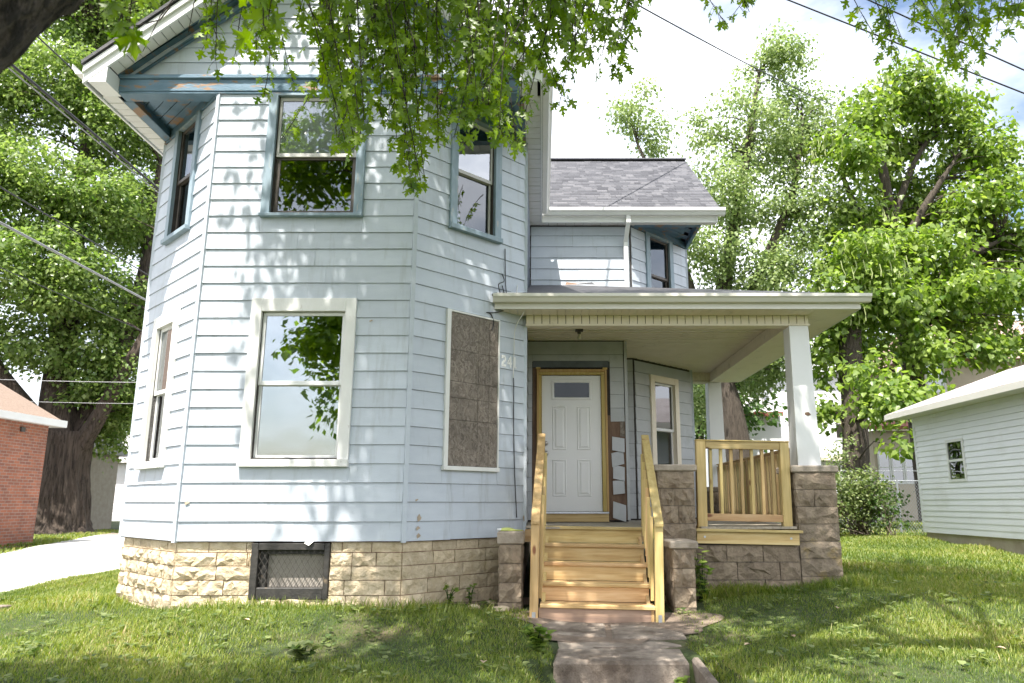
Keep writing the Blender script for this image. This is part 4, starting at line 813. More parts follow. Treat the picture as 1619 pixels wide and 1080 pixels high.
obj('top_rail', MB().box(3.29, 3.33, 9.82, 14.0, .60, .69), M['wood_y'], rs); obj('rail_cap', MB().box(3.26, 3.37, 9.82, 14.0, .692, .712), M['wood_y'], rs); obj('bottom_rail', MB().box(3.29, 3.33, 9.82, 14.0, -.2, -.11), M['wood_y'], rs)
for i in range(30): obj('baluster', baluster(MB(), 3.269, 9.92 + i * .137, -.19, .66), M['wood_z'], rs)
obj('post', MB().box(3.26, 3.36, 11.9, 12.0, -.27, .69), M['wood_z'], rs)

# wooden steps (slightly out of level and square, as built)
st = thing('wooden_steps', 'new pine entrance steps with handrails up to the porch', 'steps', (.61, 8.6, -1.2))
ST = Matrix.Translation((.61, 8.7, -.8)) @ Matrix.Rotation(rad(-2.2), 4, 'Z') @ Matrix.Rotation(rad(1.0), 4, 'Y') @ Matrix.Translation((-.61, -8.7, .8))
RISE, RUN = .19, .27; x0, x1 = .016, 1.196
for k in range(5):
    zt = -.272 - RISE * k; yn = 9.185 - RUN * k
    xr = x1 + .018 if k else x1
    obj('tread', MB().box(x0 if k else -.02, xr, yn, yn + (.145 if k else .10), zt - .037, zt).xf(ST), M['wood_t'], st, bevel=.006)
    if k: obj('tread', MB().box(x0, xr, yn + .149, yn + .285, zt - .037, zt).xf(ST), M['wood_t'], st, bevel=.006)
    if k < 4: obj('riser', MB().box(x0 + .003, x1 - .02, yn + .028, yn + .055, zt - RISE + .002, zt - .038).xf(ST), M['wood_t'], st, bevel=.002)
obj('riser', MB().box(x0 - .01, x1 - .028, 8.13, 8.165, -1.215, -1.071).xf(ST), M['wood_old'], st, bevel=.003)
obj('stringer_end', MB().box(x1 - .026, x1 + .004, 8.128, 8.17, -1.215, -1.071).xf(ST), M['wood_z'], st)
for x in (.03, 1.14):
    obj('stringer', MB().hexa([(x, 8.2, -1.22), (x + .036, 8.2, -1.22), (x + .036, 9.28, -.46), (x, 9.28, -.46), (x, 8.2, -1.09), (x + .036, 8.2, -1.09), (x + .036, 9.28, -.33), (x, 9.28, -.33)]).xf(ST), M['wood_y'], st)
for x, dx in ((-.045, -1), (1.256, 1)):
    obj('newel_post', MB().box(x - .044, x + .044, 8.09, 8.18, -1.185, -.20).xf(ST), M['wood_z'], st, bevel=.005)
    obj('upper_post', MB().box(x - .045, x + .045, 9.36, 9.45, -.28, .80).xf(ST), M['wood_z'], st, bevel=.005)
    sl_ = (.845 + .165) / (9.44 - 8.10); rz = lambda y: -.165 + (y - 8.10) * sl_
    hr = MB(); y0, y1 = 8.065, 9.46
    hr.hexa([(x - .047, y0, rz(y0) - .04), (x + .047, y0, rz(y0) - .04), (x + .047, y1, rz(y1) - .04), (x - .047, y1, rz(y1) - .04), (x - .047, y0, rz(y0)), (x + .047, y0, rz(y0)), (x + .047, y1, rz(y1)), (x - .047, y1, rz(y1))])
    obj('handrail', hr.xf(ST), M['wood_y'], st, bevel=.006)
    xi = x - .062 if dx > 0 else x + .062
    for i in range(8):
        y = 8.24 + i * .138; obj('baluster', MB().box(xi - .017, xi + .017, y - .018, y + .018, rz(y) - .93, rz(y) - .07).xf(ST), M['wood_z'], st, bevel=.003)
    rb = MB().hexa([(xi - .019, 8.19, rz(8.19) - .145), (xi + .019, 8.19, rz(8.19) - .145), (xi + .019, 9.36, rz(9.36) - .145), (xi - .019, 9.36, rz(9.36) - .145), (xi - .019, 8.19, rz(8.19) - .068), (xi + .019, 8.19, rz(8.19) - .068), (xi + .019, 9.36, rz(9.36) - .068), (xi - .019, 9.36, rz(9.36) - .068)])
    pb = obj('post_bracket', MB().box(x - .055, x + .055, 8.075, 8.195, -1.215, -1.205).box(x - .018, x + .018, 8.082, 8.0895, -1.205, -1.11).xf(ST), M['galv'], st)

# work glove on the left pier cap
gl = MB(); 
for i, (dx, dy, ln) in enumerate(((.0, .0, .10), (.022, .004, .115), (.044, .006, .11), (.064, .004, .09))):
    gl.tube([(-.31 + ln * .1, 8.60 + dx, -.295), (-.255, 8.60 + dx + dy, -.285), (-.255 + ln, 8.60 + dx + dy * 2, -.293)], [.012, .015, .009], 8)
gl.tube([(-.40, 8.635, -.29), (-.36, 8.635, -.283), (-.30, 8.635, -.28), (-.25, 8.635, -.286)], [.03, .04, .042, .03], 10)
gl.v = [(x - .06, y, -.304 + max(.001, (z + .304) * .62)) for x, y, z in gl.v]
M['glove'] = surf('lime_work_glove', (.50, .56, .16), (.62, .66, .24), 8, .8); M['glove_cuff'] = surf('white_knit_cuff', (.66, .67, .68), (.74, .75, .76), 30, .9)
gt = tag(obj('work_glove', gl, M['glove'], smooth=True), 'lime green work glove lying on the left pier cap', 'glove')
cf = MB().tube([(-.52, 8.63, -.284), (-.47, 8.632, -.282), (-.43, 8.635, -.283)], [.028, .03, .028], 10); cf.v = [(x + .03, y, -.304 + max(.001, (z + .304) * .62)) for x, y, z in cf.v]; obj('cuff', cf, M['glove_cuff'], gt, smooth=True)

# loose wires on the bay wall
def wire(name, pts, rr, mat, label, cat='wire', group=None, n=6):
    P = [Vector(p) for p in pts]; Q = []
    for i in range(len(P) - 1):
        p0, p1, p2, p3 = P[max(i - 1, 0)], P[i], P[i + 1], P[min(i + 2, len(P) - 1)]
        for t in (0, .25, .5, .75): Q.append(.5 * ((2 * p1) + (p2 - p0) * t + (2 * p0 - 5 * p1 + 4 * p2 - p3) * t * t + (3 * p1 - p0 - 3 * p2 + p3) * t ** 3))
    Q.append(P[-1]); return tag(obj(name, MB().tube(Q, rr, n), M[mat], smooth=True), label, cat, group)
g = WR.pt
wire('hanging_wire', [g(1.62, .04, 2.80), g(1.56, .10, 2.66), g(1.545, .26, 2.60), g(1.55, .245, 2.40), g(1.53, .10, 2.2), g(1.565, .04, 1.9), g(1.56, .035, 1.56)], .006, 'whitecord', 'white cord dangling down the bay wall over the house number')
wire('hanging_wire', [g(1.56, .035, 1.56), g(1.575, .03, 1.48), g(1.58, .028, 1.0), g(1.60, .03, .4), g(1.64, .032, -.17)], .006, 'cable', 'black cable hanging from the white cord down to the pier')
wire('hanging_wire', [g(1.36, .02, 2.90), g(1.375, .05, 2.80), g(1.25, .08, 2.72), g(1.28, .10, 2.58), g(1.38, .05, 2.60), g(1.36, .03, 2.74), g(1.40, .05, 2.56), g(1.42, .07, 2.48)], .007, 'cable', 'tangled black cable loop on the bay wall above the porch gutter')
wire('hanging_wire', [g(1.40, .05, 2.42), g(1.25, .04, 2.36), g(1.10, .03, 2.335), g(1.17, .03, 2.33), g(1.215, .04, 2.22), g(1.19, .03, 2.12)], .007, 'cable', 'short black cable drooping over the boarded window top')
wire('hanging_wire', [g(1.405, .026, 3.25), g(1.41, .028, 3.0), g(1.42, .03, 2.75), g(1.42, .05, 2.62)], .006, 'cable', 'straight black cable running down the bay wall below the upper window')

# ------------------------------------------------------------------ neighbouring buildings
def lap_wall(parent, W, s0, s1, z0, z1, mat, expo, name='siding_plank', holes=(), single=False, proud=.012):
    if single:
        mb = MB(); z = z0
        while z < z1 - .01:
            zt = min(z + expo, z1); g = W.pt; mb.hexa([g(s0, proud, z), g(s1, proud, z), g(s1, 0, z), g(s0, 0, z), g(s0, .002, zt), g(s1, .002, zt), g(s1, 0, zt), g(s0, 0, zt)]); z = zt
        return obj('siding', mb, M[mat], parent)
    planks(W, s0, s1, z0, z1, list(holes), parent, mat, expo, 0, 2, name, proud)
def simple_window(parent, W, s0, s1, z0, z1, fr=.06, mat='white', o=.03, split=True):
    f = obj('window', MB().wbox(W, s0, s0 + fr, 0, o, z0, z1).wbox(W, s1 - fr, s1, 0, o, z0, z1).wbox(W, s0 + fr, s1 - fr, 0, o, z0, z0 + fr).wbox(W, s0 + fr, s1 - fr, 0, o, z1 - fr, z1), M[mat], parent)
    zm = (z0 + z1) / 2
    if split: obj('meeting_rail', MB().wbox(W, s0 + fr, s1 - fr, 0, o - .004, zm - .025, zm + .025), M[mat], f)
    obj('pane', MB().wbox(W, s0 + fr, s1 - fr, .006, .012, z0 + fr, zm - .026 if split else z1 - fr), M['glass_far'], f)
    if split: obj('pane', MB().wbox(W, s0 + fr, s1 - fr, .006, .012, zm + .026, z1 - fr), M['glass_far'], f)
    obj('dark_room_sheet', MB().wbox(W, s0 + fr, s1 - fr, .001, .005, z0 + fr, z1 - fr), M['sheath'], f)  # dark sheet standing in for the unlit room behind the panes
    return f
# white garage on the right
ga = thing('garage', 'white vinyl-sided garage with one small window at the right edge', 'garage', (11, 14, -.8))
GX, G0, G1 = 8.5, 17.0, 8.0
WG = Wall((GX, G0), (0, -1))
gb = obj('wall', MB().box(GX + .001, 13.6, G1, G0 - .001, -.62, 1.93), M['vinyl'], ga)
HG = [(G0 - 15.70, G0 - 15.05, .43, 1.29)]
lap_wall(gb, WG, 0, 9, -.62, 1.93, 'vinyl', .116, holes=HG, proud=.02); lap_wall(gb, Wall((13.6, G0), (-1, 0)), 0, 5.1, -.62, 1.93, 'vinyl', .116, single=True)
simple_window(gb, WG, HG[0][0], HG[0][1], .43, 1.29, .055); 
obj('corner_strip', MB().box(GX - .02, GX + .06, G0 - .06, G0 + .02, -.62, 1.93), M['vinyl'], ga)
obj('foundation', MB().box(GX + .03, 13.5, G1, G0 - .03, -1.3, -.621), M['foundation'], ga)
ov = .43; xm_ = 11.05; ze = 1.93; sg_ = .36
grf = obj('roof', MB().hexa([(GX - ov, G1 - .3, ze - .0), (xm_, G1 - .3, ze + sg_ * (xm_ - GX + ov)), (xm_, G0 + ov, ze + sg_ * (xm_ - GX + ov)), (GX - ov, G0 + ov, ze), (GX - ov, G1 - .3, ze + .09), (xm_, G1 - .3, ze + .09 + sg_ * (xm_ - GX + ov)), (xm_, G0 + ov, ze + .09 + sg_ * (xm_ - GX + ov)), (GX - ov, G0 + ov, ze + .09)])
          .hexa([(xm_, G1 - .3, ze + sg_ * (xm_ - GX + ov)), (13.96, G1 - .3, ze), (13.96, G0 + ov, ze), (xm_, G0 + ov, ze + sg_ * (xm_ - GX + ov)), (xm_, G1 - .3, ze + .09 + sg_ * (xm_ - GX + ov)), (13.96, G1 - .3, ze + .09), (13.96, G0 + ov, ze + .09), (xm_, G0 + ov, ze + .09 + sg_ * (xm_ - GX + ov))]), M['garageroof'], ga)
obj('soffit', MB().box(GX - ov + .01, GX, G1, G0 + ov - .02, ze - .03, ze - .005), M['gutter'], ga); obj('fascia', MB().box(GX - ov - .02, GX - ov + .005, G1, G0 + ov, ze - .035, ze + .08), M['gutter'], ga)
obj('fascia', MB().hexa([(GX - ov, G0 + ov, ze - .03), (xm_, G0 + ov, ze - .03 + sg_ * 2.9), (xm_, G0 + ov + .025, ze - .03 + sg_ * 2.9), (GX - ov, G0 + ov + .025, ze - .03), (GX - ov, G0 + ov, ze + .08), (xm_, G0 + ov, ze + .08 + sg_ * 2.9), (xm_, G0 + ov + .025, ze + .08 + sg_ * 2.9), (GX - ov, G0 + ov + .025, ze + .08)]), M['gutter'], ga)
# brick house on the left
bh = thing('brick_house', 'low red brick house with tan hipped roof at the left edge', 'house', (-17, 15, -1.05))
obj('wall', MB().box(-21, -13.2, 8.5, 20.0, -1.6, 2.12), M['brick'], bh)
ez, e0, e1, f0, f1 = 2.13, -21.5, -12.92, 8.0, 20.3; pk = 4.39
hip = [(e0, f0, ez), (e1, f0, ez), (e1, f1, ez), (e0, f1, ez), ((e0 + e1) / 2, f0 + pk, ez + .80 * pk), ((e0 + e1) / 2, f1 - pk, ez + .80 * pk)]
obj('roof', MB().add(hip, [(0, 1, 4), (1, 2, 5, 4), (2, 3, 5), (3, 0, 4, 5), (0, 3, 2, 1)]), M['tanroof'], bh)
obj('fascia', MB().box(e1 - .02, e1 + .02, f0, f1, ez - .12, ez + .06).box(e0, e1 - .021, f1 - .02, f1 + .02, ez - .12, ez + .06), M['white'], bh); obj('soffit', MB().box(e0, e1 - .03, f0, f1 - .03, ez - .10, ez - .07), M['white'], bh)
obj('wall_vent', MB().box(-13.19, -13.15, 18.9, 19.05, 1.78, 1.9), M['darkmetal'], bh)
# grey shed wall behind the big maple
sh = thing('grey_shed', 'grey lap-sided outbuilding half hidden behind the brick house', 'shed', (-20, 29, -.95)); sb_ = obj('wall', MB().box(-23, -17.4, 28.0, 31, -1.4, 1.9), M['vinyl'], sh)
lap_wall(sb_, Wall((-23, 27.99), (1, 0)), 0, 5.6, -1.0, 1.9, 'foundation', .13, single=True); lap_wall(sb_, Wall((-17.39, 28), (0, 1)), 0, 3, -1.0, 1.9, 'foundation', .13, single=True)
obj('roof', MB().add([(-23.3, 27.6, 1.9), (-17.1, 27.6, 1.9), (-17.1, 31.4, 1.9), (-23.3, 31.4, 1.9), (-23.3, 29.5, 3.2), (-17.1, 29.5, 3.2)], [(0, 1, 5, 4), (2, 3, 4, 5), (1, 2, 5), (3, 0, 4), (0, 3, 2, 1)]), M['greyroof'], sh)
# far white house with red-stained back steps
fh = thing('far_house', 'small white lap-sided house far back left of the bay', 'house', (-19, 43, -.9)); fb_ = obj('wall', MB().box(-22.9, -14, 40.0, 46, -1.2, 2.1), M['vinyl'], fh)
lap_wall(fb_, Wall((-22.9, 39.99), (1, 0)), 0, 8.9, -.9, 2.1, 'vinyl', .16, single=True); obj('roof', MB().add([(-23.3, 39.5, 2.1), (-13.6, 39.5, 2.1), (-13.6, 46.5, 2.1), (-23.3, 46.5, 2.1), (-23.3, 43, 4.2), (-13.6, 43, 4.2)], [(0, 1, 5, 4), (2, 3, 4, 5), (1, 2, 5), (3, 0, 4), (0, 3, 2, 1)]), M['greyroof'], fh)
fs = thing('deck_steps', 'red-stained wooden deck steps beside the far white house', 'steps', (-24, 39, -.9))
obj('deck_floor', MB().box(-23.6, -22.5, 38.2, 39.8, -.30, -.22), M['redwood'], fs); obj('stringer', MB().beam((-24.7, 38.3, -.88), (-23.6, 38.3, -.25), .05, .22), M['redwood'], fs)
obj('handrail', MB().beam((-24.8, 38.25, .0), (-23.6, 38.25, .62), .06, .09), M['redwood'], fs); obj('handrail', MB().box(-23.6, -22.5, 38.2, 38.28, .57, .66), M['redwood'], fs)
for i in range(4): obj('tread', MB().box(-24.62 + i * .26, -24.32 + i * .26, 38.2, 39.3, -.76 + i * .13, -.72 + i * .13), M['redwood'], fs)
for x, z0_, z1_ in ((-24.75, -.9, .03), (-23.6, -.9, .62), (-22.55, -.9, .62)): obj('post', MB().box(x - .045, x + .045, 38.2, 38.29, z0_, z1_), M['redwood'], fs)
for i in range(9): obj('baluster', MB().box(-23.5 + i * .11, -23.46 + i * .11, 38.22, 38.26, -.2, .58), M['redwood'], fs)
# white house behind the porch (with a lower rear wing)
wh = thing('white_house', 'tall white lap-sided house seen past the porch column', 'house', (14, 39, -.7)); wb = obj('wall', MB().box(11.6, 17.5, 36, 44, -1, 6.3).box(8.4, 11.59, 34.4, 40, -1, 4.05), M['vinyl'], wh)
lap_wall(wb, Wall((11.6, 35.99), (1, 0)), 0, 5.9, -.9, 6.3, 'vinyl', .15, single=True); lap_wall(wb, Wall((8.4, 34.39), (1, 0)), 0, 3.2, -.9, 4.0, 'vinyl', .15, single=True); lap_wall(wb, Wall((11.59, 44), (0, -1)), 0, 8, 4.2, 6.3, 'vinyl', .15, single=True)
obj('roof', MB().add([(11.2, 35.5, 6.3), (17.9, 35.5, 6.3), (17.9, 44.5, 6.3), (11.2, 44.5, 6.3), (14.5, 35.5, 9.4), (14.5, 44.5, 9.4)], [(1, 2, 5, 4), (3, 0, 4, 5), (2, 3, 5), (0, 3, 2, 1)]), M['greyroof'], wh)
obj('gable', MB().add([(11.6, 35.98, 6.3), (17.5, 35.98, 6.3), (14.5, 35.98, 9.1)], [(0, 1, 2)]), M['vinyl'], wh)
obj('wing_roof', MB().hexa([(8.0, 33.9, 4.02), (11.6, 33.9, 4.02), (11.6, 40, 6.0), (8.0, 40, 6.0), (8.0, 33.9, 4.12), (11.6, 33.9, 4.12), (11.6, 40, 6.1), (8.0, 40, 6.1)]), M['greyroof'], wh); obj('red_fascia', MB().box(8.0, 11.6, 33.86, 33.9, 3.95, 4.16), M['redtrim'], wh)
obj('porch_roof', MB().add([(11.8, 33.2, 2.1), (14.8, 33.2, 2.1), (14.8, 36, 2.1), (11.8, 36, 2.1), (12.6, 36, 3.4), (14.0, 36, 3.4)], [(0, 1, 5, 4), (1, 2, 5), (3, 0, 4), (0, 3, 2, 1)]), M['greyroof'], wh)
obj('porch_fascia', MB().box(11.8, 14.8, 33.17, 33.2, 1.9, 2.12), M['cream'], wh); obj('porch_wall', MB().box(12.0, 14.6, 33.4, 36, -1, 1.9), M['vinyl'], wh); lap_wall(wb, Wall((12.0, 33.39), (1, 0)), 0, 2.6, -.2, 1.9, 'vinyl', .15, single=True)
obj('base_band', MB().box(11.9, 14.7, 33.3, 33.385, -1, .1), M['redtrim'], wh); simple_window(wb, Wall((11.6, 35.97), (1, 0)), 3.6, 4.5, 3.0, 4.6, .1)
for ch in [wh] + list(wh.children_recursive):
    if ch.type == 'MESH' and not ch.data.get('moved'): ch.data.transform(Matrix.Translation((1.9, 7.5, 0)) @ Matrix.Diagonal((1, 1, 1.2, 1))); ch.data['moved'] = 1
wh.location = (16, 47, -.7)
for ch in wh.children: ch.matrix_parent_inverse = Matrix.Translation(-wh.location)
# tan house behind the garage
th = thing('tan_house', 'tan house with faded red roof rising behind the garage', 'house', (18, 34, -.7)); tb = obj('wall', MB().box(16.2, 25, 32, 36, -1, 6.2), M['tan'], th)
lap_wall(tb, Wall((16.2, 31.99), (1, 0)), 0, 8.8, 2.9, 6.2, 'tan', .15, single=True)
obj('roof', MB().add([(15.7, 31.4, 6.1), (25.5, 31.4, 6.1), (25.5, 36.6, 6.1), (15.7, 36.6, 6.1), (17.5, 34, 8.4), (25.5, 34, 8.4)], [(0, 1, 5, 4), (2, 3, 4, 5), (1, 2, 5), (3, 0, 4), (0, 3, 2, 1)]), M['pinkroof'], th)
simple_window(tb, Wall((16.2, 31.98), (1, 0)), .5, 1.4, 4.6, 6.0, .1); simple_window(tb, Wall((16.2, 31.98), (1, 0)), 4.0, 5.4, 4.2, 5.6, .1)
pp = obj('sun_porch', MB().box(13.3, 19, 30, 32, -1, 2.85), M['tan'], th); lap_wall(tb, Wall((13.3, 29.99), (1, 0)), 0, 5.7, 2.1, 2.85, 'tan', .12, single=True)
obj('sun_porch_roof', MB().hexa([(12.9, 29.5, 2.86), (19.4, 29.5, 2.86), (19.4, 32, 3.3), (12.9, 32, 3.3), (12.9, 29.5, 3.0), (19.4, 29.5, 3.0), (19.4, 32, 3.44), (12.9, 32, 3.44)]), M['redtrim'], th)
WT = Wall((13.3, 29.985), (1, 0))
for i in range(3): simple_window(pp, WT, .12 + i * .52, .62 + i * .52, .75, 2.05, .06)
obj('red_post', MB().box(15.05, 15.35, 29.8, 29.97, -1, 2.85), M['redtrim'], th)

# ------------------------------------------------------------------ overhead wires
def span(label, p, q, rr, mat, sag=.15):
    p, q = Vector(p), Vector(q); pts = []
    for i in range(17): t = i / 16; v = p.lerp(q, t); v.z -= sag * 4 * t * (1 - t); pts.append(v)
    return tag(obj('overhead_wire', MB().tube(pts, rr, 6), M[mat], smooth=True), label, 'wire', 'overhead utility wires')
K = 1.415
span('upper thin black wire sloping past the left eave', (-7.5, 5, 6.80), (-7.5, 60, 4.8), .012, 'cable', -.55)
span('thick black bundled wire below the left eave', (-7.5, 5, 6.10), (-7.5, 60, 4.0), .022, 'cable', -.50)
span('twin wire running just beneath the bundled one', (-7.53, 5, 6.04), (-7.53, 60, 3.95), .010, 'greycable', -.50)
span('dark wire passing left of the upper bay window sill', (-7.5, 5, 4.30), (-7.5, 60, 2.9), .011, 'cable', -.35)
span('pale twisted cable sloping towards the lower bay', (-7.5, 5, 3.83), (-7.5, 60, 2.3), .020, 'greycable', -.35)
span('thinnest dark wire of the sloping group, lowest on the left', (-7.5, 5, 3.22), (-7.5, 60, 1.9), .007, 'cable', -.3)
span('upper of two level wires crossing the big maple', (-26, 22, 4.25), (-8, 22, 3.55), .010, 'greycable', .25)
span('lower of two level wires crossing the big maple', (-26, 22.5, 3.75), (-8, 22.5, 3.0), .008, 'greycable', .3)
span('wire slanting from the hanging leaves to the light green tree', (-2.8, 6, 6.9), (11.3, 26, 14.9), .016, 'cable', .2)
span('wire crossing the sky above the catalpa crown', (1.3, 9, 7.75), (9.5, 9, 3.95), .011, 'cable', .02)
span('wire in the top right corner behind the leaf cluster', (2.5, 9, 7.85), (9.5, 9, 4.1), .011, 'cable', .02)
span('short stretch of wire right of the catalpa crown', (14, 30, 16.2), (30, 30, 10.5), .022, 'cable', .1)

# ------------------------------------------------------------------ trees
KITE = np.array([(0, 0, 0), (.36, .42, .07), (0, 1, -.08), (-.36, .42, .07)]); KITE_F = np.array([(0, 1, 2), (0, 2, 3)])
HEART = np.array([(0, 0, 0), (.30, -.08, .05), (.50, .22, .08), (.30, .62, .03), (0, 1.05, -.12), (-.30, .62, .03), (-.50, .22, .08), (-.30, -.08, .05)]); HEART_F = np.array([(0, 1, 2), (0, 2, 3), (0, 3, 4), (0, 4, 5), (0, 5, 6), (0, 6, 7)])
_h = [(0, 0), (.10, .10), (.34, .03), (.25, .18), (.20, .27), (.42, .36), (.63, .40), (.47, .50), (.44, .60), (.26, .53), (.11, .50), (.17, .70), (.28, .80), (.14, .83), (0, 1.10)]
LOBED = np.array([(0, .38, .02)] + [(x, y, -.35 * x * x - .10 * y * y) for x, y in _h] + [(-x, y, -.35 * x * x - .10 * y * y) for x, y in _h[-2:0:-1]])
LOBED_F = np.array([(0, i, i % (len(LOBED) - 1) + 1) for i in range(1, len(LOBED))])
def unit(v): return v / (np.linalg.norm(v, axis=1, keepdims=True) + 1e-9)
def crown_leaves(lobes, dens, clump, per, size, rng, droop=.5, T=KITE, TF=KITE_F, keep=None):
    P = []; Tp = []; Nn = []; R = []; C = []
    for (x, y, z, a, b, c) in lobes:
        n = max(3, int(dens * (a * b * c) ** (2 / 3)))
        d = unit(rng.normal(size=(n, 3))); rr = rng.random(n) ** .40; cen = np.array([x, y, z]) + d * rr[:, None] * np.array([a, b, c]); C.append(cen)
        for k in range(n):
            m = int(per * rng.uniform(.6, 1.4)); off = rng.normal(size=(m, 3)) * clump * np.array([1, 1, .62]); p = cen[k] + off; tone = rng.uniform(-.16, .16)
            o = unit(off + d[k] * .35 * clump); P.append(p); h = unit(rng.normal(size=(m, 3)) * .7 + o * .6); h[:, 2] -= droop; Tp.append(h); nn = o * .7 + rng.normal(size=(m, 3)) * .45; nn[:, 2] += .75; Nn.append(nn); R.append(np.clip(rng.normal(.45 + tone, .2, m), 0, 1))
    P = np.concatenate(P); Tp = np.concatenate(Tp); Nn = np.concatenate(Nn); R = np.concatenate(R)
    if keep is not None:
        k = keep(P); P, Tp, Nn, R = P[k], Tp[k], Nn[k], R[k]
    S = size * rng.uniform(.65, 1.25, len(P)); V, F, RR = scatter(T, TF, P, Tp, Nn, S, R); return V, F, RR, np.concatenate(C)
def limb_to(mb, nodes, tgt, r0, rng, sides=5):
    """thin branch from the nearest skeleton node up to a clump centre"""
    d = [(Vector(tgt) - n).length + (2.5 if n.z > tgt[2] else 0) for n in nodes]; b = nodes[int(np.argmin(d))]; t = Vector(tgt); m = b.lerp(t, .5) + Vector((rng.normal() * .15, rng.normal() * .15, .12 * (t - b).length))
    mb.tube([b, b.lerp(m, .55) + Vector((0, 0, .05)), m, t], [r0, r0 * .7, r0 * .5, r0 * .2], sides)
def make_tree(name, label, loc, limbs, lobes, leaf_mat, bark, dens, clump, per, size, seed, twig=.05, T=KITE, TF=KITE_F, wob=.12, sides=14, droop=.5, every=3, group=None, keep=None):
    rng = np.random.default_rng(seed); t = thing(name, label, 'tree', loc, group); mb = MB(); nodes = []
    for pts, rr in limbs:
        P = [Vector(p) for p in pts]; Q = []; RR = []
        for i in range(len(P) - 1):
            for f in (0, .25, .5, .75):
                p0, p1, p2, p3 = P[max(i - 1, 0)], P[i], P[i + 1], P[min(i + 2, len(P) - 1)]
                Q.append(.5 * ((2 * p1) + (p2 - p0) * f + (2 * p0 - 5 * p1 + 4 * p2 - p3) * f * f + (3 * p1 - p0 - 3 * p2 + p3) * f ** 3)); RR.append(rr[i] + (rr[i + 1] - rr[i]) * f)
        Q.append(P[-1]); RR.append(rr[-1]); mb.tube(Q, RR, (sides if rr[0] > .25 else 8) if rr[0] < 1 else 96, wob, seed, .10 if rr[0] > 1 else 0); nodes += Q[2:]
    V, F, RR, C = crown_leaves(lobes, dens, clump, per, size, rng, droop, T, TF, keep)
    for c in C[::every]: limb_to(mb, nodes, c, twig, rng)
    obj('trunk', mb, M[bark], t, smooth=True); stuff(obj('crown', big_mesh('crown', M[leaf_mat], V, F, RR), None, t)); return t
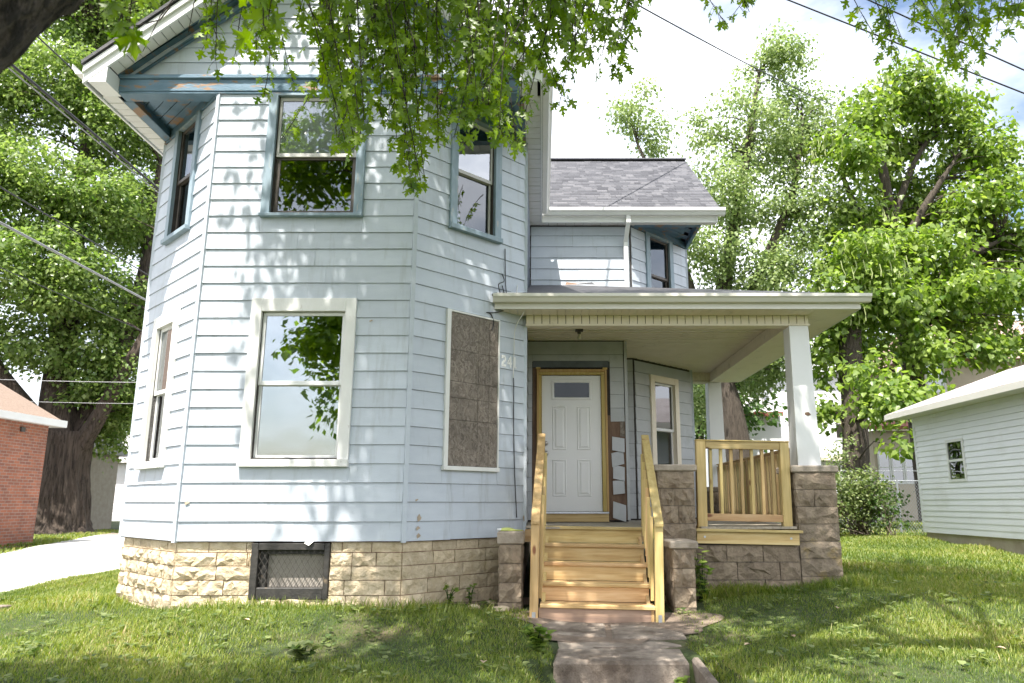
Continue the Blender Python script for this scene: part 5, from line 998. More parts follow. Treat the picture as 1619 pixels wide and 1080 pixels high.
HANG= [(-1.50,5.05,2.61),(-1.16,5.12,2.81),(-0.38,4.48,2.54),(-2.35,5.41,3.78),(-1.33,4.68,2.40),(0.60,4.96,3.42),(0.15,4.97,2.94),(-0.36,4.58,2.59),(-0.44,5.44,3.08),(-0.75,5.29,2.87),(-0.27,4.48,2.40),(-0.06,5.11,2.84),(-1.17,4.44,2.35),(0.24,4.97,3.29),(-0.18,5.46,2.81),(-0.20,5.50,2.84),(-1.13,5.36,2.79),(-1.00,5.52,2.50),(0.25,4.52,3.01),(-1.65,4.66,2.48),(0.51,4.92,3.16),(-0.41,4.76,2.70),(-0.73,4.86,2.57),(-1.21,5.10,2.87),(-0.59,5.49,2.85),(-0.30,5.51,2.89),(0.24,5.59,3.59),(-0.28,4.60,2.46),(0.25,5.56,3.62),(0.35,5.08,3.39),(-0.17,4.65,2.40),(0.14,5.09,2.93),(-1.21,4.48,2.28),(0.23,5.59,3.56),(-2.03,5.36,2.79),(-0.93,4.58,2.27),(-1.42,5.32,2.77),(0.23,4.45,2.96),(-0.41,4.45,2.54),(-0.16,4.80,2.47),(0.32,5.58,3.72),(-0.85,5.60,2.94),(-1.16,4.49,2.42),(-0.44,4.44,2.46),(-1.59,4.89,2.99),(-0.43,4.59,2.62),(-2.23,5.44,3.22),(-1.43,5.55,3.00),(0.32,4.85,3.26),(-0.87,5.02,2.29),(-0.39,5.12,2.88),(-0.62,5.14,2.65),(0.45,5.01,3.23),(-1.00,5.26,2.46),(-1.42,4.76,2.46),(0.56,5.03,3.22),(-0.56,4.41,2.30),(-1.01,5.10,2.48),(-2.21,5.14,3.46),(-0.37,4.47,2.53),(-0.42,4.96,2.81),(-0.27,4.82,2.54),(-0.21,5.29,2.73),(-1.91,4.47,2.98),(-0.32,5.56,2.94),(-1.43,4.95,2.54),(-0.49,4.78,2.56),(-1.10,4.78,2.64),(-1.16,5.12,2.81),(-1.28,4.85,2.56),(-0.03,5.08,3.77),(-0.12,4.67,3.06),(0.06,4.62,3.17),(-0.86,4.52,2.40),(-1.40,5.40,3.58),(-0.86,4.60,2.26),(-1.35,5.46,3.33),(-0.84,4.54,2.99),(-0.76,5.37,3.73),(0.15,4.73,3.37),(0.08,5.37,3.28),(-1.18,4.75,3.39),(0.04,4.82,3.31),(-0.99,4.89,3.01),(0.35,4.41,3.21),(0.51,5.58,3.66),(-1.04,5.51,2.62),(-1.69,5.40,3.35),(-0.31,4.75,2.98),(-1.12,4.48,3.09),(-0.58,5.37,3.58),(-2.14,5.23,3.11),(0.44,5.48,3.62),(-0.62,5.29,3.94),(-1.79,5.20,3.51),(-0.79,5.53,3.58),(-0.45,4.70,3.17),(0.24,5.34,3.72),(-1.23,5.04,3.52),(0.11,5.35,3.76),(0.43,5.39,3.61),(-2.39,5.43,3.92),(-1.95,4.72,3.23),(-0.71,4.97,3.21),(-0.01,4.47,3.35),(-1.67,4.48,3.17),(0.49,4.50,2.95),(-0.75,4.78,3.13),(-1.22,5.10,3.15),(-1.14,4.79,3.35),(-1.93,5.26,3.20),(-1.05,4.61,3.33),(-1.21,5.34,3.27),(-1.14,5.15,2.95),(-0.97,5.00,3.09),(-0.23,5.23,3.30),(-0.91,5.04,3.29),(-0.24,4.91,3.54),(-1.07,5.52,2.76),(-1.20,5.35,3.00),(-1.32,4.55,2.81),(0.10,5.46,3.33),(0.04,5.28,3.29),(-0.63,5.11,3.63),(-2.36,5.33,3.96),(-1.90,4.52,3.28),(0.25,4.43,3.23),(0.19,5.41,3.92),(-0.33,5.54,3.11),(-0.49,4.44,2.47),(-0.04,5.26,3.40),(-2.06,5.52,3.13),(-2.06,5.08,3.34),(0.12,4.62,3.18),(-1.56,5.30,3.12),(-1.06,4.88,3.15),(-1.09,4.50,2.95),(-0.75,4.89,2.51),(-0.10,5.23,3.65),(-0.07,5.02,3.03),(-0.90,5.48,2.98),(-1.90,5.30,3.80),(0.38,4.93,3.43),(-0.17,4.72,3.25),(-1.56,4.78,3.15),(-1.69,5.54,3.20),(-1.31,4.90,2.82),(0.19,4.72,3.19),(-1.60,4.97,3.70),(-1.09,4.83,3.37),(-2.24,4.60,2.98),(-2.25,4.70,3.12),(-2.20,4.80,3.17),(-2.32,4.60,3.11),(-0.93,5.00,2.21),(-0.88,5.00,2.24),(-0.98,5.00,2.39),(-0.84,5.00,2.30),(1.45,5.20,3.71),(1.53,5.20,3.79),(1.65,5.20,3.80),(0.61,5.00,3.19),(0.57,5.00,3.12)]
HANG_R= [(3.42,6.50,4.22),(3.54,6.50,4.46),(3.73,6.60,4.67),(3.31,6.40,4.25),(3.87,6.60,4.81),(4.04,6.60,4.87),(3.46,6.50,4.29),(3.69,6.00,4.12),(3.79,6.00,4.02),(3.90,6.00,4.18),(4.02,6.10,3.99),(4.03,6.00,4.05),(4.13,6.00,4.18),(4.14,5.90,4.05),(4.27,5.90,4.17),(3.89,6.00,4.34),(4.10,6.00,4.38),(3.79,6.10,4.02),(4.23,5.90,4.30),(4.08,6.20,4.25),(4.88,8.00,5.11),(5.02,8.00,5.02),(5.20,8.00,4.98)]
HANG_N= [(-1.67,2.60,1.83),(-1.62,2.60,1.84),(-1.26,3.00,2.12),(-1.24,3.00,2.17)]
SILV= [(9.7,27.0,17.5,1.3,1.3,1.5),(8.6,27.0,14.6,1.9,1.9,1.7),(11.2,28.0,15.1,1.4,1.4,2.1),(6.4,27.0,14.3,0.6,0.6,0.9),(7.0,26.0,11.5,1.8,1.8,1.5),(9.9,27.0,11.1,2.0,2.0,1.7),(6.2,26.0,9.0,1.4,1.4,1.3),(8.7,26.0,8.3,2.1,1.7,1.3),(3.5,28.0,15.4,0.7,0.7,0.8),(4.5,28.0,14.7,0.9,0.9,0.9),(4.2,28.0,16.6,0.4,0.4,0.4),(5.7,28.0,12.3,0.8,0.8,1.0),(7.0,27.0,6.8,1.9,1.7,1.3),(8.0,28.0,4.9,1.4,1.1,0.9),(8.7,26.0,5.2,1.1,1.1,1.0),(7.0,32.0,4.7,0.7,0.7,1.6)]
CAT2= [(13.8,26.2,16.1,1.1,0.6,0.4),(14.8,25.9,16.4,1.1,0.6,0.6),(15.8,27.2,16.0,0.6,0.4,0.3),(15.9,27.2,16.1,0.5,0.5,0.4),(10.8,26.1,12.9,0.7,0.6,0.8),(11.2,26.1,13.4,0.7,0.5,0.5),(12.6,27.0,10.6,1.1,0.9,0.8),(12.6,26.9,10.8,0.9,0.7,0.7),(14.2,28.1,14.2,1.4,1.2,0.8),(14.3,27.7,14.0,1.3,0.8,0.9),(18.1,28.1,11.8,0.8,0.6,0.8),(17.9,28.0,12.0,0.8,0.8,0.6),(11.6,26.8,8.8,1.0,0.7,0.9),(11.4,26.7,8.9,0.7,0.6,0.7),(15.1,28.9,11.8,1.3,1.5,0.8),(14.8,28.6,11.4,1.4,1.4,1.2),(17.9,27.1,9.2,0.6,0.6,0.6),(17.8,27.0,9.0,0.5,0.6,0.5),(17.1,27.7,10.2,1.2,1.7,1.1),(17.4,28.1,9.2,1.7,1.3,0.8),(13.9,28.0,8.6,1.2,1.1,1.0),(13.7,27.6,8.5,1.5,1.4,0.8),(16.9,27.8,7.2,1.4,1.4,0.9),(17.6,28.2,7.8,1.2,1.3,0.9),(11.2,26.3,5.4,0.8,1.0,0.6),(11.3,26.0,5.4,1.0,0.8,0.8),(15.7,27.2,7.4,2.0,1.3,0.9),(14.8,27.5,6.6,2.0,1.7,1.0),(14.8,26.4,15.4,1.4,1.1,0.7),(14.2,26.4,15.5,1.3,0.8,0.7),(12.8,26.1,14.9,0.9,1.1,1.1),(12.2,25.9,14.3,0.9,1.0,0.8),(15.8,27.2,14.7,1.1,0.9,1.0),(16.1,26.8,15.3,1.4,1.2,1.2),(11.3,24.9,12.4,0.9,0.9,0.8),(11.8,25.1,12.2,0.7,0.8,0.9),(17.1,27.1,13.6,1.3,1.3,1.4),(16.8,27.1,13.5,0.8,1.1,1.4),(15.7,28.3,11.9,1.6,1.2,0.8),(14.4,27.7,12.7,1.8,1.1,0.8),(16.4,26.3,10.9,1.5,1.1,0.8),(15.6,25.9,10.7,1.2,1.4,0.8),(17.2,26.9,10.0,0.6,0.7,0.6),(17.4,26.9,9.8,0.9,0.6,0.7),(13.7,25.2,9.0,1.6,1.1,1.1),(13.9,25.0,8.7,1.3,1.1,0.9),(11.3,24.9,8.5,0.8,1.1,0.7),(12.2,25.1,8.7,0.9,1.1,0.9),(17.1,26.3,7.9,1.0,0.7,0.7),(17.1,26.0,7.5,0.9,0.8,0.6),(15.2,25.0,7.3,1.5,1.2,0.6),(13.8,25.0,7.1,1.8,1.3,0.7),(11.9,24.6,6.2,1.3,1.0,0.9),(12.3,24.7,6.5,1.0,1.0,0.8),(16.4,26.3,5.6,0.8,1.0,0.6),(17.4,25.7,5.8,1.0,1.1,0.8),(15.8,25.1,5.2,1.1,0.8,0.6),(14.8,24.9,5.4,1.1,0.9,0.5),(12.3,24.1,5.1,0.9,0.6,0.5),(12.7,23.9,4.8,1.0,1.0,0.7),(17.5,26,11.5,1.3,1,1),(18.3,26,9.6,1.2,1,1),(18.0,25,7.4,1.4,1,1.1),(17.6,27,13.2,1.1,.9,.9),(11.2,26,10.6,1.1,.9,1.1),(10.9,26,8.6,1.2,.9,1.1)]
CAT1= [(10.8,23.3,7.8,1.3,.9,1.1),(10.0,23.4,6.7,1.0,.6,.8),(11.4,23.2,6.6,1.0,.8,.8),(10.0,22.0,3.8,0.8,0.7,0.6),(10.0,21.0,2.7,0.9,0.8,0.6),(10.2,24.0,6.1,1.1,1.1,1.2),(9.4,24.0,4.4,0.6,0.6,0.8),(9.2,24.0,2.9,0.5,0.5,0.7),(9.3,24.0,5.4,0.6,0.6,0.7),(10.7,21.0,3.2,0.8,0.5,0.4),(9.8,22.0,2.7,0.6,0.6,0.5),(9.9,20.5,1.6,0.3,0.3,0.4)]
LMAP= [(-21.0,27.0,22.1,5.3,4.1,3.3),(-17.4,27.0,18.5,2.3,2.3,2.2),(-18.7,25.0,15.3,2.6,2.5,2.0),(-16.3,26.0,14.0,1.9,1.9,1.8),(-18.2,24.0,10.6,2.6,2.4,1.9),(-15.9,25.0,10.3,2.0,2.0,1.7),(-16.6,29.0,11.4,1.6,1.6,2.2),(-16.6,23.0,7.3,2.2,1.7,1.4),(-15.6,25.0,7.2,2.0,1.9,1.5),(-15.0,27.0,6.8,1.4,1.4,1.8),(-16.6,24.0,5.2,2.1,1.3,1.0),(-14.8,25.0,4.3,1.5,1.3,1.0),(-14.5,26.0,3.2,1.1,1.1,0.9),(-22.8,26.0,14.0,2.4,2.4,3.4),(-21.6,25.0,7.9,2.7,2.7,2.3),(-14.6,30.0,13.2,2.5,2.5,3.9),(-13.7,30.0,7.1,2.4,2.4,3.0),(-16.4,28.0,16.6,1.6,1.6,1.7),(-15.2,26.0,2.3,0.8,0.7,0.6),(-16.1,30.0,22.5,3.2,3.2,3.0)]

B0 = (-15.75, 25, -1.05)
make_tree('maple_tree', 'huge old maple with thick furrowed trunk behind the driveway', B0,
    [([(-15.75, 25, -1.1), (-15.75, 25, -.75), (-15.72, 25, -.1), (-15.75, 25, 1.2), (-15.8, 25, 2.3)], [1.05, .86, .72, .66, .76]),
     ([(-16.0, 25, 1.8), (-16.3, 25, 3.5), (-16.6, 25.3, 6), (-16.9, 25.5, 9.5), (-17.2, 26, 14), (-17.5, 26, 18)], [.62, .5, .42, .34, .2, .08]),
     ([(-15.5, 25, 1.7), (-14.9, 24.8, 2.5), (-14.2, 24.6, 3.8), (-13.4, 24.6, 5.6), (-12.6, 25, 8.4)], [.36, .28, .22, .16, .07]),
     ([(-16, 25, 1.9), (-17, 24.4, 3.0), (-18.5, 23.8, 5.5), (-20, 24, 10)], [.45, .38, .28, .1]),
     ([(-15.6, 25.2, 2), (-15.2, 25.8, 4.5), (-14.8, 26.6, 8), (-14.9, 27, 13)], [.42, .34, .25, .1])],
    LMAP, 'leaf_big', 'bark_big', 18, .34, 125, .165, 51, .05, wob=.22, sides=40, every=4)
make_tree('silver_maple', 'light green airy tree rising behind the wing roof', (7, 27, -.8),
    [([(7.35, 27, -1), (7.2, 27, 1.0), (6.9, 27, 3.2), (6.6, 27, 5), (6.9, 27, 8), (7.8, 27, 12), (8.8, 27, 17)], [.58, .5, .44, .4, .3, .2, .06]),
     ([(6.7, 27, 4.2), (6.2, 27, 5.6), (5.6, 27, 8), (5, 27.5, 11), (3.9, 28, 14.5)], [.3, .26, .2, .13, .04]), ([(6.7, 27, 5), (8, 26.7, 8), (9.6, 26.6, 11.5), (10.4, 27, 15)], [.28, .22, .15, .05])],
    SILV, 'leaf_silver', 'bark', 16, .34, 95, .155, 52, .035, droop=.7, every=3)
make_tree('catalpa_tree', 'tall catalpa with big heart-shaped leaves behind the garage roof', (13.7, 27, -.7),
    [([(13.9, 27, -1), (13.8, 27, 2), (13.65, 27, 5), (13.5, 27, 9.6), (13.4, 27, 12), (13.2, 26.8, 14.5)], [.5, .42, .36, .28, .2, .1]), ([(13.5, 27, 9), (14.6, 26.6, 11), (16, 26.5, 13)], [.2, .15, .06]), ([(13.5, 27, 8), (12.2, 26.4, 10), (11.2, 26, 12.5)], [.2, .15, .06]),
     ([(13.6, 27, 6.4), (15, 26.4, 8.4), (17, 26, 9.5)], [.2, .15, .06]), ([(13.5, 27, 10.5), (14.5, 27, 12.8), (15.6, 27, 14.5)], [.16, .12, .05])],
    CAT2, 'leaf_cat', 'bark', 18, .32, 30, .185, 53, .04, T=HEART, TF=HEART_F, droop=.8, every=3)
ct = make_tree('catalpa_tree', 'catalpa with straight bare lower trunk right of the porch column', (10, 24, -.7),
    [([(10.05, 24, -1), (10.0, 24, .7), (10.15, 24, 3), (10.25, 24, 5.6), (10.5, 24, 6.6), (10.8, 24.3, 7.6)], [.48, .42, .38, .34, .2, .05]), ([(10.25, 24, 5.2), (9.6, 24, 5.55), (9.0, 24, 5.5)], [.15, .11, .05])],
    CAT1, 'leaf_cat', 'bark', 28, .28, 28, .18, 54, .03, T=HEART, TF=HEART_F, droop=.8, every=3)
mb = MB(); rng = np.random.default_rng(5)
for (x, y, z, a, b, c) in CAT2[:11] + CAT1[:2]:
    for k in range(26):
        d = rng.normal(size=3); d /= np.linalg.norm(d); d[1] = -abs(d[1]); p = np.array([x, y, z]) + d * np.array([a, b, c]) * .95; ln = rng.uniform(.3, .5); mb.tube([tuple(p), tuple(p + np.array([.03, 0, -ln * .5])), tuple(p + np.array([rng.normal() * .05, 0, -ln]))], .016, 4)
stuff(obj('seed_pods', mb, M['pod'], ct))
for lb, loc, lob, sd, mt in (('dark leafy tree far behind the porch', (8, 38, -.8), [(5, 38, 4, 3, 2, 3), (9, 39, 6, 3, 2, 3.4), (4, 40, 7, 3, 2, 3)], 61, 'leaf_dark'), ('pale far tree between the driveway and the shed', (-21, 47, -.9), [(-24, 48, 3, 3, 2, 2.6), (-20, 49, 4, 3.4, 2, 3), (-28, 48, 5, 3.5, 2, 3.5)], 62, 'leaf_silver'),
                             ('dark tree far behind the garage roof', (20, 46, -.7), [(18, 46, 6, 4, 2, 4), (23, 46, 7, 4, 2, 4.4), (27, 44, 6, 3.5, 2, 4)], 63, 'leaf_dark'), ('green tree behind the far white house', (-12, 52, -.8), [(-14, 52, 5, 4, 2, 4), (-9, 53, 6, 4, 2, 4.5)], 64, 'leaf_big')):
    make_tree('background_tree', lb, loc, [([loc, (loc[0], loc[1], 2), (loc[0] + .3, loc[1], 5)], [.3, .25, .12])], lob, mt, 'bark', 10, .6, 60, .32, sd, group='trees in the far background', every=4)
# flowering shrub by the chain-link fence
def shrub(name, label, loc, lobes, mat, dens, clump, per, size, seed, cat='shrub'):
    rng = np.random.default_rng(seed); t = thing(name, label, cat, loc); V, F, R, C = crown_leaves(lobes, dens, clump, per, size, rng, .2); mb = MB()
    for c in C[::3]: mb.tube([(loc[0] + rng.normal() * .1, loc[1] + rng.normal() * .1, loc[2]), ((loc[0] + c[0]) / 2, (loc[1] + c[1]) / 2, (loc[2] + c[2]) / 2 + .1), tuple(c)], [.012, .009, .004], 5)
    obj('stems', mb, M['twig'], t); stuff(obj('foliage', big_mesh('foliage', M[mat], V, F, R), None, t)); return t
shrub('rose_shrub', 'sprawling pale green shrub against the chain-link fence', (7.7, 18.4, -.72), [(7.0, 18.4, -.2, .55, .5, .55), (7.6, 18.4, .15, .6, .5, .75), (8.1, 18.3, -.15, .5, .4, .55), (7.35, 18.6, .9, .28, .25, .5), (7.2, 18.2, .25, .5, .4, .45), (7.9, 18.2, .45, .45, .4, .4), (6.7, 18.5, -.45, .4, .4, .3), (7.55, 18.5, 1.35, .15, .15, .3)], 'leaf_shrub', 120, .13, 30, .085, 71)
shrub('dark_shrub', 'darker green shrub against the garage corner', (8.15, 17.8, -.72), [(8.2, 17.8, -.1, .4, .4, .6), (8.1, 18.2, .25, .35, .3, .5)], 'leaf_dark', 60, .13, 26, .085, 72)
# chain-link fence
fe = thing('chain_link_fence', 'chain-link fence in front of the white neighbour house', 'fence', (7, 20, -.7))
for i, x in enumerate((5.0, 7.2, 9.4, 11.6)): obj('post', MB().tube([(x, 20, -1), (x, 20, .62)], .028, 8), M['galv'], fe)
obj('top_rail', MB().tube([(5, 20, .58), (11.6, 20, .58)], .013, 6), M['galv'], fe); obj('top_rail', MB().tube([(5, 20.02, .84), (11.6, 20.02, .84)], .007, 6), M['galv'], fe)
mb = MB(); x = 3.8
while x < 11.6:
    for sgn in (1, -1):
        a = (x, 20 + .006 * sgn, -.75); b = (x + 1.3 * .8 * sgn, 20 + .006 * sgn, .56)
        if 5 <= a[0] <= 11.6 and 5 <= b[0] <= 11.6: mb.tube([a, b], .0035, 3)
    x += .075
stuff(obj('wire_mesh', mb, M['galv'], fe))

# ------------------------------------------------------------------ the street tree over the camera
stree = thing('street_maple', 'street maple whose leafy branches hang over the top of the picture', 'tree', (-3.0, 1.35, -1.55)); rng = np.random.default_rng(77); mb = MB()
LIM = [([(-3.1, 1.3, -1.9), (-2.9, 1.35, -1.2), (-2.45, 1.5, .2), (-1.72, 1.8, 1.42), (-1.1, 2.05, 2.5), (-.6, 2.5, 4.2), (.1, 2.8, 6.0), (1.0, 2.8, 7.5), (2.3, 2.4, 8.8)], [.50, .40, .33, .265, .26, .25, .22, .16, .08]),
       ([(-.8, 2.3, 3.5), (-2.2, 2.0, 5.5), (-3.4, 1.4, 8), (-3.9, .6, 10.5)], [.2, .17, .13, .06]), ([(-.2, 2.7, 5.2), (-.4, 3.9, 5.9), (-.3, 5.0, 6.3), (.6, 5.5, 6.2)], [.14, .11, .08, .04]), ([(-.5, 2.6, 4.6), (-1.2, 3.8, 5.4), (-1.6, 4.8, 5.7), (-1.8, 5.4, 5.6)], [.10, .08, .06, .03]),
       ([(.2, 2.9, 6.2), (1.4, 4.0, 7), (3.2, 5.2, 7), (4.2, 6.0, 6.5), (4.7, 6.4, 6.0)], [.16, .13, .09, .06, .03]), ([(.1, 2.8, 6.0), (-.2, 1.8, 8), (0, .5, 9.5)], [.15, .12, .05]), ([(1, 3, 7.5), (3.2, 2, 8.6), (5, 1.5, 9.2)], [.12, .09, .04])]
nodes = []
for pts, rr in LIM:
    P = [Vector(p) for p in pts]; Q = []; RR = []
    for i in range(len(P) - 1):
        for f in (np.arange(0, 1, .04) if rr[0] > .3 else (0, .2, .4, .6, .8)): Q.append(P[i].lerp(P[i + 1], float(f))); RR.append(rr[i] + (rr[i + 1] - rr[i]) * f)
    Q.append(P[-1]); RR.append(rr[-1]); mb.tube(Q, RR, 90 if rr[0] > .3 else 9, .14, 3, .11 if rr[0] > .3 else 0); nodes += Q[3:]
# twigs and lobed leaves of the hanging fringe
lp, lt, ln_, ls = [], [], [], []
hi_nodes = [n for n in nodes if n.z > 5.2]
def twig(end, seed_up, size):
    e = Vector(end); L_ = rng.uniform(.7, 1.5); up = Vector((rng.normal() * .22, rng.normal() * .18 - .05, 1)).normalized(); s = e + up * max(L_, (seed_up - e.z)); m = e.lerp(s, .5) + Vector((rng.normal() * .10, rng.normal() * .10, 0))
    pts = []
    for i in range(13):
        t = i / 12; pts.append((1 - t) ** 2 * s + 2 * t * (1 - t) * m + t * t * e)
    mb.tube(pts, [.007 - .0045 * i / 12 for i in range(13)], 5)
    n = int((s - e).length / .058); 
    for k in range(n):
        t = 1 - (k + rng.random() * .5) / n; p = (1 - t) ** 2 * s + 2 * t * (1 - t) * m + t * t * e
        if rng.random() < .12 + .25 * (1 - t): continue
        for sgn in (1, -1):
            a = rng.uniform(0, 6.28); d = Vector((math.cos(a), math.sin(a), -.35 - rng.random() * .9)).normalized(); q = p + d * rng.uniform(.03, .075); mb.tube([p, q], .0016, 3)
            lp.append(q); tp = Vector((d.x * .8, d.y * .8, d.z - .35 - rng.random() * .5)); lt.append(tp); nn = Vector((rng.normal() * .5, -.25 + rng.normal() * .5, .75)); ln_.append(nn); ls.append(size * rng.uniform(.5, 1.22) * (.8 + .2 * (1 - t)))
for i_, e in enumerate(HANG):
    if i_ % 8 != 3: twig(e, 4.75, .097)
for e in HANG_R: twig(e, e[2] + 1.6, .12)
for e in HANG_N: twig(e, e[2] + .5, .12)
# dead bare twigs left of the gable
for (p, q) in (((-2.35, 4.6, 4.1), (-2.75, 4.6, 3.05)), ((-2.3, 4.6, 4.1), (-2.45, 4.6, 3.2)), ((-2.5, 4.6, 3.75), (-3.05, 4.7, 3.42)), ((-2.6, 4.6, 3.4), (-2.85, 4.6, 3.25)), ((-2.2, 4.5, 4.0), (-2.6, 4.6, 3.4))):
    p, q = Vector(p), Vector(q); mb.tube([p, p.lerp(q, .35) + Vector((.03, 0, -.05)), p.lerp(q, .7) + Vector((-.03, 0, -.04)), q], [.006, .005, .004, .002], 5)
sel_dist = sorted(range(len(lp)), key=lambda i: -(ls[i] / max(lp[i].length, .1)) if (abs(lp[i].x) < lp[i].y * .75 and lp[i].z < lp[i].y * .73) else 0)
near = set(sel_dist[:300]); rest = [i for i in range(len(lp)) if i not in near]
arr = lambda L_: np.array([tuple(v) for v in L_])
V, F, R = scatter(LOBED, LOBED_F, arr([lp[i] for i in rest]), arr([lt[i] for i in rest]), arr([ln_[i] for i in rest]), np.array([ls[i] for i in rest]), np.clip(rng.normal(.5, .22, len(rest)), 0, 1))
obj('trunk', mb, M['bark_near'], stree, smooth=True)
crn = stuff(obj('crown', big_mesh('crown', M['leaf_hang2'], V, F, R), None, stree))
leaf_me = []
for k in range(4):
    T_ = LOBED.copy(); T_[:, 2] += (k - 1.5) * .12 * T_[:, 0] + .06 * np.sin(T_[:, 1] * 5 + k); leaf_me.append(big_mesh('leaf', M['leaf_hang'], T_, LOBED_F))
for j, i in enumerate(sel_dist[:300]):
    tp = lt[i].normalized(); sd = tp.cross(ln_[i]).normalized(); nn = sd.cross(tp)
    o = bpy.data.objects.new('leaf', leaf_me[j % 4]); COL.objects.link(o); o.parent = crn
    o.matrix_basis = Matrix.Translation(lp[i]) @ Matrix((sd, tp, nn)).transposed().to_4x4() @ Matrix.Diagonal((ls[i], ls[i], ls[i], 1))
# high canopy that shades the facade and lawn (all of it outside the picture)
def above_frame(P):
    dep = P[:, 1] * .9772 + P[:, 2] * .2125; upv = -P[:, 1] * .2125 + P[:, 2] * .9772
    inside = (dep > .1) & (upv / np.maximum(dep, .1) < .50) & (upv / np.maximum(dep, .1) > -.5) & (P[:, 0] / np.maximum(dep, .1) > -.78) & (P[:, 0] / np.maximum(dep, .1) < .70)
    return ~inside
CAN = [(-4.05, 2.3, 2.0, .3, .3, .42), (-4.3, 2.3, 2.8, .55, .4, .42), (-4.6, 2.2, 3.2, .5, .4, .4), (-4.0, 2.4, 2.5, .35, .3, .4), (-4.1, 2.4, 3.9, .75, .6, .55), (-4.5, 2.2, 3.2, .4, .4, .5), (-3.8, 2.6, 3.0, .35, .3, .5), (-5.0, 2.0, 4.6, .8, .7, .5), (-4.0, 2.3, 3.6, .6, .5, .6), (-4.2, 2.1, 3.3, .55, .5, .5), (-3.75, 2.5, 3.9, .5, .4, .4), (-4.8, 1.5, 7.4, 1, .8, .7), (-4.2, 1.0, 8.2, 1, .8, .6), (-5.2, 2.2, 6.6, .8, .7, .6), (-4.5, 1.8, 6.9, .8, .8, .6), (-5.4, 1.4, 7.8, .8, .8, .6)]  # unseen boughs left of the view, added to mirror in the front windows
for k in range(24):
    a = rng.uniform(0, 6.283); q = math.sqrt(rng.random()); x = .9 + 6.8 * q * math.cos(a); y = 1.6 + 4.2 * q * math.sin(a); zc_ = 8.6 + rng.normal() * 1.3 + (1 - q) * 1.2; CAN.append((x, y, max(zc_, 6.2), rng.uniform(.7, 1.2), rng.uniform(.7, 1.2), rng.uniform(.45, .8)))
for k in range(31):                      # the side of the crown that leans over the house front
    x = rng.uniform(-3.3, 4.6); y = rng.uniform(3.9, 7.3); zc_ = rng.uniform(6.6, 10.2); CAN.append((x - .16 * (zc_ - 6.6), y, zc_, rng.uniform(.7, 1.15), rng.uniform(.6, 1.0), rng.uniform(.45, .8)))
for k in range(len(CAN)):                # unseen boughs shrunk where they block sun, opening patches on steps and lawn
    x, y, z, a, b, c = CAN[k]; t = (z + .9) / .906; hx_, hy_ = x + .1445 * t, y + .397 * t
    if k > 16 and ((abs(hx_ - .7) < 1.0 and abs(hy_ - 8.3) < .9) or (abs(hx_ - 2.4) < 1.1 and abs(hy_ - 6.7) < .8) or (abs(hx_ + .9) < .9 and abs(hy_ - 6.5) < .5) or hx_ < -4.3 and hy_ > 7 or (hx_ > 1.4 and hy_ < 9 and k % 2) or (hx_ < -3 and hy_ < 7.5 and k % 2)): CAN[k] = (x, y, z, a * .55, b * .55, c * .55)
V, F, R, C = crown_leaves(CAN, 26, .24, 42, .15, rng, .5, keep=above_frame)
mb2 = MB()
for c in C[::4]: limb_to(mb2, [n for n in nodes if n.z > 4.5], c, .03, rng)
obj('upper_branches', mb2, M['bark'], stree, smooth=True)
stuff(obj('upper_crown', big_mesh('upper_crown', M['leaf_hang2'], V, F, R), None, stree))

# ------------------------------------------------------------------ lawn grass and small growth
def inside(poly, x, y):
    c = np.zeros(len(x), bool); n = len(poly)
    for i in range(n):
        (x1, y1), (x2, y2) = poly[i], poly[(i + 1) % n]
        k = ((y1 > y) != (y2 > y)) & (x < (x2 - x1) * (y - y1) / (y2 - y1 + 1e-12) + x1); c ^= k
    return c
FOOT = [[(XL, YB), (A0[0], A0[1] + .02), (A1[0], A1[1] + .02), (-.5, 9.0), (-.48, 8.55), (-.16, 8.5), (-.1, 7.95), (-.05, 7.45), (.10, 6.98), (.09, 4.5), (1.30, 4.5), (1.34, 6.65), (1.28, 7.0), (1.45, 7.6), (1.42, 8.4), (1.78, 8.45), (1.9, 9.22), (3.15, 9.22), (3.64, 9.22), (3.66, 14.5), (3, 18), (XL, 18)],
        [(-6.95, -2), (-10.6, -2), (-10.6, 13), (-14.2, 25.4), (-6.95, 25.4)], [(8.5, 17), (8.5, 8), (14, 8), (14, 17)], [(-13.2, 8), (-13.2, 20.1), (-22, 20.1), (-22, 8)], [(-7.0, 8.33), (-5.93, 8.53), (-5.88, 8.77), (-7.0, 8.74)]]
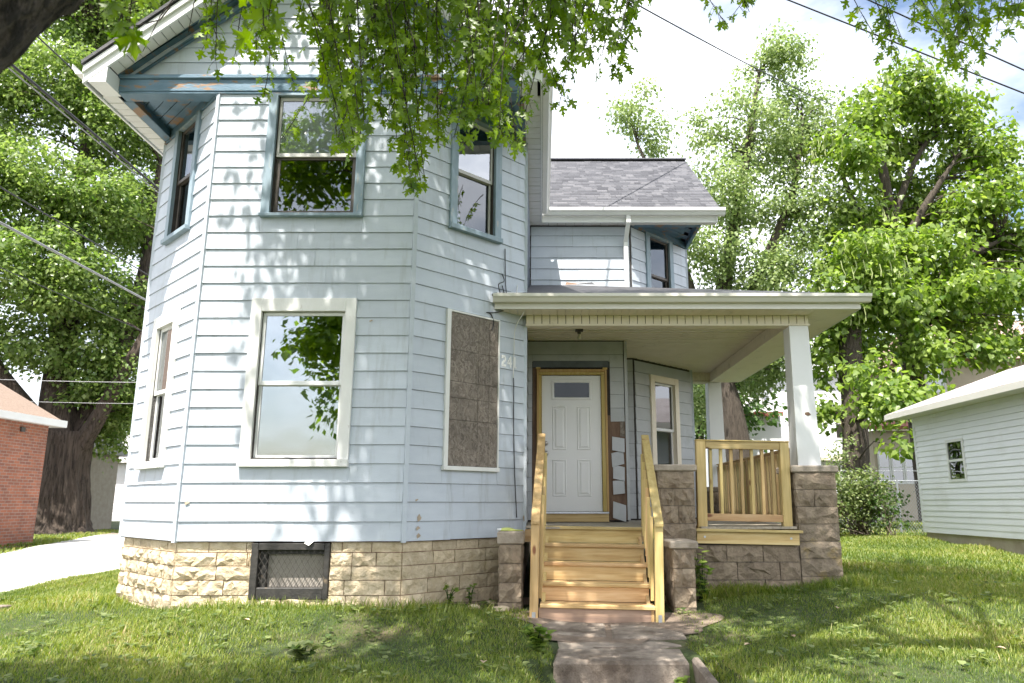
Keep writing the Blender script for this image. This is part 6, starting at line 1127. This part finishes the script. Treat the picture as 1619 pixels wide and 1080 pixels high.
def grass(n, xr, yr, hgt, wid, seed, dens_fall=None):
    rng = np.random.default_rng(seed); x = rng.uniform(*xr, n); y = rng.uniform(*yr, n); ok = np.ones(n, bool)
    for P in FOOT: ok &= ~inside(P, x, y)
    dep = y * .9772 - 1.1 * .2125; ok &= (np.abs(x / dep + .03) < .80)
    # worn spots grow thin: by the dirt patches, and in soft random patches
    w = np.sin(x * 1.7 + 1.3 * np.sin(y * 1.1)) + np.sin(y * 2.3 + 1.7 * np.sin(x * .9 + 2)) + .6 * np.sin(x * 4.1 + y * 3.3)
    thin = np.exp(-(((x - .72) / 1.0) ** 2 + ((y - 7.95) / .8) ** 2) * 1.3) * .97 + np.exp(-(((x + 2.15) / .42) ** 2 + ((y - 6.75) / .2) ** 2)) * .88 + np.exp(-(((x + .7) / .6) ** 2 + ((y - 8.75) / .35) ** 2)) * .9 + np.exp(-(((x + 4.9) / .9) ** 2 + ((y - 8.3) / .45) ** 2)) * .6
    ok &= rng.random(n) > np.clip(thin + .12 * (w < -1.1), 0, .97)
    x, y, w, thin = x[ok], y[ok], w[ok], thin[ok]; m = len(x); z = gz(x, y) - .004
    a = rng.uniform(0, 6.283, m); lean = rng.uniform(.15, .75, m); tip = np.stack([np.cos(a) * lean, np.sin(a) * lean, np.ones(m)], 1); nor = np.stack([np.cos(a + .3), np.sin(a + .3), -lean * .4], 1)
    S = hgt * rng.uniform(.4, 1.3, m) * (1 + .16 * w) * (1 - .35 * np.clip(thin, 0, 1)); k = wid / hgt
    T = np.array([(-.5 * k, 0, 0), (.5 * k, 0, 0), (-.4 * k, .55, .03), (.4 * k, .55, .03), (0, 1, .22)]); TF = np.array([(0, 1, 2), (1, 3, 2), (2, 3, 4)])
    R = np.clip(rng.normal(.44, .24, m) + .10 * w + .35 * np.clip(thin, 0, 1) * rng.random(m), 0, 1)
    return scatter(T, TF, np.stack([x, y, z], 1), tip, nor, S, R)
parts = [grass(360000, (-6.9, 6.6), (5.0, 9.6), .042, .0055, 1), grass(90000, (-6.95, -4.9), (9.3, 14), .065, .008, 2), grass(150000, (3.0, 9.6), (9.4, 19.5), .075, .012, 3), grass(40000, (-16, -9), (13, 30), .085, .02, 4), grass(30000, (3, 16), (19, 30), .10, .03, 5), grass(9000, (-5.6, -.5), (7.95, 9.3), .12, .007, 6), grass(5000, (1.75, 3.9), (8.95, 9.35), .13, .007, 7), grass(8000, (-6.9, 6.6), (5.2, 9.3), .085, .006, 8)]
off = 0; VV = []; FF = []; RR = []
for V, F, R in parts: VV.append(V); FF.append(F + off); RR.append(R); off += len(V)
lg = stuff(obj('lawn_grass', big_mesh('lawn_grass', M['grass'], np.concatenate(VV), np.concatenate(FF), np.concatenate(RR)), None)); tag(lg, 'short green lawn grass around the house', 'grass')
def weed(label, x, y, h, n, size, seed, spread=.12, group='weeds at the foundation', mat='leaf_cat'):
    rng = np.random.default_rng(seed); z = gz1(x, y); t = thing('weed_plant', label, 'weed', (x, y, z), group); mb = MB(); P = []; Tp = []; Nn = []
    for k in range(n):
        a = rng.uniform(0, 6.28); r = spread * rng.uniform(.3, 1); top = Vector((x + r * math.cos(a), y - abs(r * math.sin(a)) * .6, z + h * rng.uniform(.45, 1))); b = Vector((x + rng.normal() * .015, y, z)); m = b.lerp(top, .6) + Vector((0, 0, .03)); mb.tube([b, m, top], [.005, .004, .002], 4)
        for j in range(7):
            p = b.lerp(m, j / 4) if j < 4 else m.lerp(top, (j - 3) / 3); aa = rng.uniform(0, 6.28); P.append(tuple(p)); Tp.append((math.cos(aa), math.sin(aa), -.1 + rng.random() * .6)); Nn.append((rng.normal() * .3, rng.normal() * .3 - .2, 1))
    obj('stem', mb, M['leaf_dark'], t); V, F, R = scatter(HEART, HEART_F, np.array(P), np.array(Tp), np.array(Nn), size * rng.uniform(.6, 1.2, len(P)), rng.random(len(P))); stuff(obj('leaves', big_mesh('leaves', M[mat], V, F, R), None, t))
weed('leafy green weed growing beside the right cheek pier', 1.88, 9.02, .62, 11, .085, 81, .17); weed('small weed sprouting at the foundation under the boarded window', -1.02, 8.62, .26, 6, .05, 82, .12); weed('second little weed at the foundation, nearer the left pier', -.80, 8.80, .22, 5, .045, 83, .10)
weed('broad-leaved weed in the shaded front lawn', -1.95, 6.45, .16, 8, .09, 84, .16, 'weeds in the lawn', 'leaf_shrub'); weed('bright clump of weeds beside the walk edge', -.02, 6.85, .22, 12, .08, 85, .14, 'weeds in the lawn'); weed('small sprout at the foot of the concrete step', 1.12, 6.40, .10, 6, .05, 86, .06, 'weeds in the lawn')
rng = np.random.default_rng(90); P = []; Tp = []; Nn = []
for k in range(420):                    # clover and plantain rosettes nobody would count
    x, y = rng.uniform(-6.5, 6), rng.uniform(5.3, 9.2)
    if any(inside(F_, np.array([x]), np.array([y]))[0] for F_ in FOOT): continue
    z = gz1(x, y)
    for j in range(rng.integers(4, 9)):
        a = rng.uniform(0, 6.28); q = rng.uniform(.01, .05); P.append((x + q * math.cos(a), y + q * math.sin(a), z + rng.uniform(.02, .055))); Tp.append((math.cos(a), math.sin(a), .35)); Nn.append((0, 0, 1))
V, F, R = scatter(HEART, HEART_F, np.array(P), np.array(Tp), np.array(Nn) + rng.normal(size=(len(P), 3)) * .2, rng.uniform(.025, .06, len(P)), rng.random(len(P)))
tag(stuff(obj('lawn_weeds', big_mesh('lawn_weeds', M['leaf_shrub'], V, F, R), None)), 'low clover and plantain scattered through the lawn', 'weeds')
r = random.Random(4)
for lb, x, y, s_ in (('flat pale rubble stone at the foundation corner', -.42, 8.42, .15), ('rounded grey rubble stone next to the left pier', -.58, 8.88, .12), ('buff rubble stone under the bay', -.72, 8.45, .13), ('smallest rubble stone beside the pier base', -.50, 8.62, .07)):
    mb = MB(); z = gz1(x, y); n = 9
    prof = [(.55, -.3), (1, .0), (.85, .35), (.4, .5)]
    for q, h in prof:
        for j in range(n): t = 6.283 * j / n; k = q * (1 + .25 * r.uniform(-1, 1)); mb.v.append((x + s_ * .6 * k * math.cos(t), y + s_ * .45 * k * math.sin(t), z + s_ * (h + .1) * .6))
    mb.f = [(i * n + j, i * n + (j + 1) % n, (i + 1) * n + (j + 1) % n, (i + 1) * n + j) for i in range(3) for j in range(n)] + [tuple(range(3 * n, 4 * n))]
    tag(obj('rubble_stone', mb, M['lime']), lb, 'stone', 'rubble at the foundation')
M['dry'] = surf('dry_leaf', (.30, .22, .13), (.46, .36, .24), 6, .8)
for i, (lb, x, y) in enumerate((('pale fallen leaf in the shaded grass left of the walk', -.45, 6.25), ('brown fallen leaf in the dim lawn below the basement window', -2.75, 7.35), ('dry leaf on the lawn before the corner pier', 3.0, 7.9), ('dry leaf near the lower right corner', 3.65, 6.3), ('curled dry leaf beside the walk on the right', 1.75, 6.7), ('dry leaf on the bright grass in the lower middle right', 2.2, 6.9))):
    z = gz1(x, y); a = i * 1.3; s_ = .075
    mb = MB().add([(x + s_ * (px_ * math.cos(a) - py_ * math.sin(a)), y + s_ * (px_ * math.sin(a) + py_ * math.cos(a)), z + .045 + s_ * abs(px_) * .5) for px_, py_ in ((0, -.5), (.35, -.1), (.3, .3), (0, .6), (-.3, .3), (-.35, -.1))], [(0, 1, 2, 3), (0, 3, 4, 5)]); tag(obj('fallen_leaf', mb, M['dry']), lb, 'leaf', 'fallen leaves')
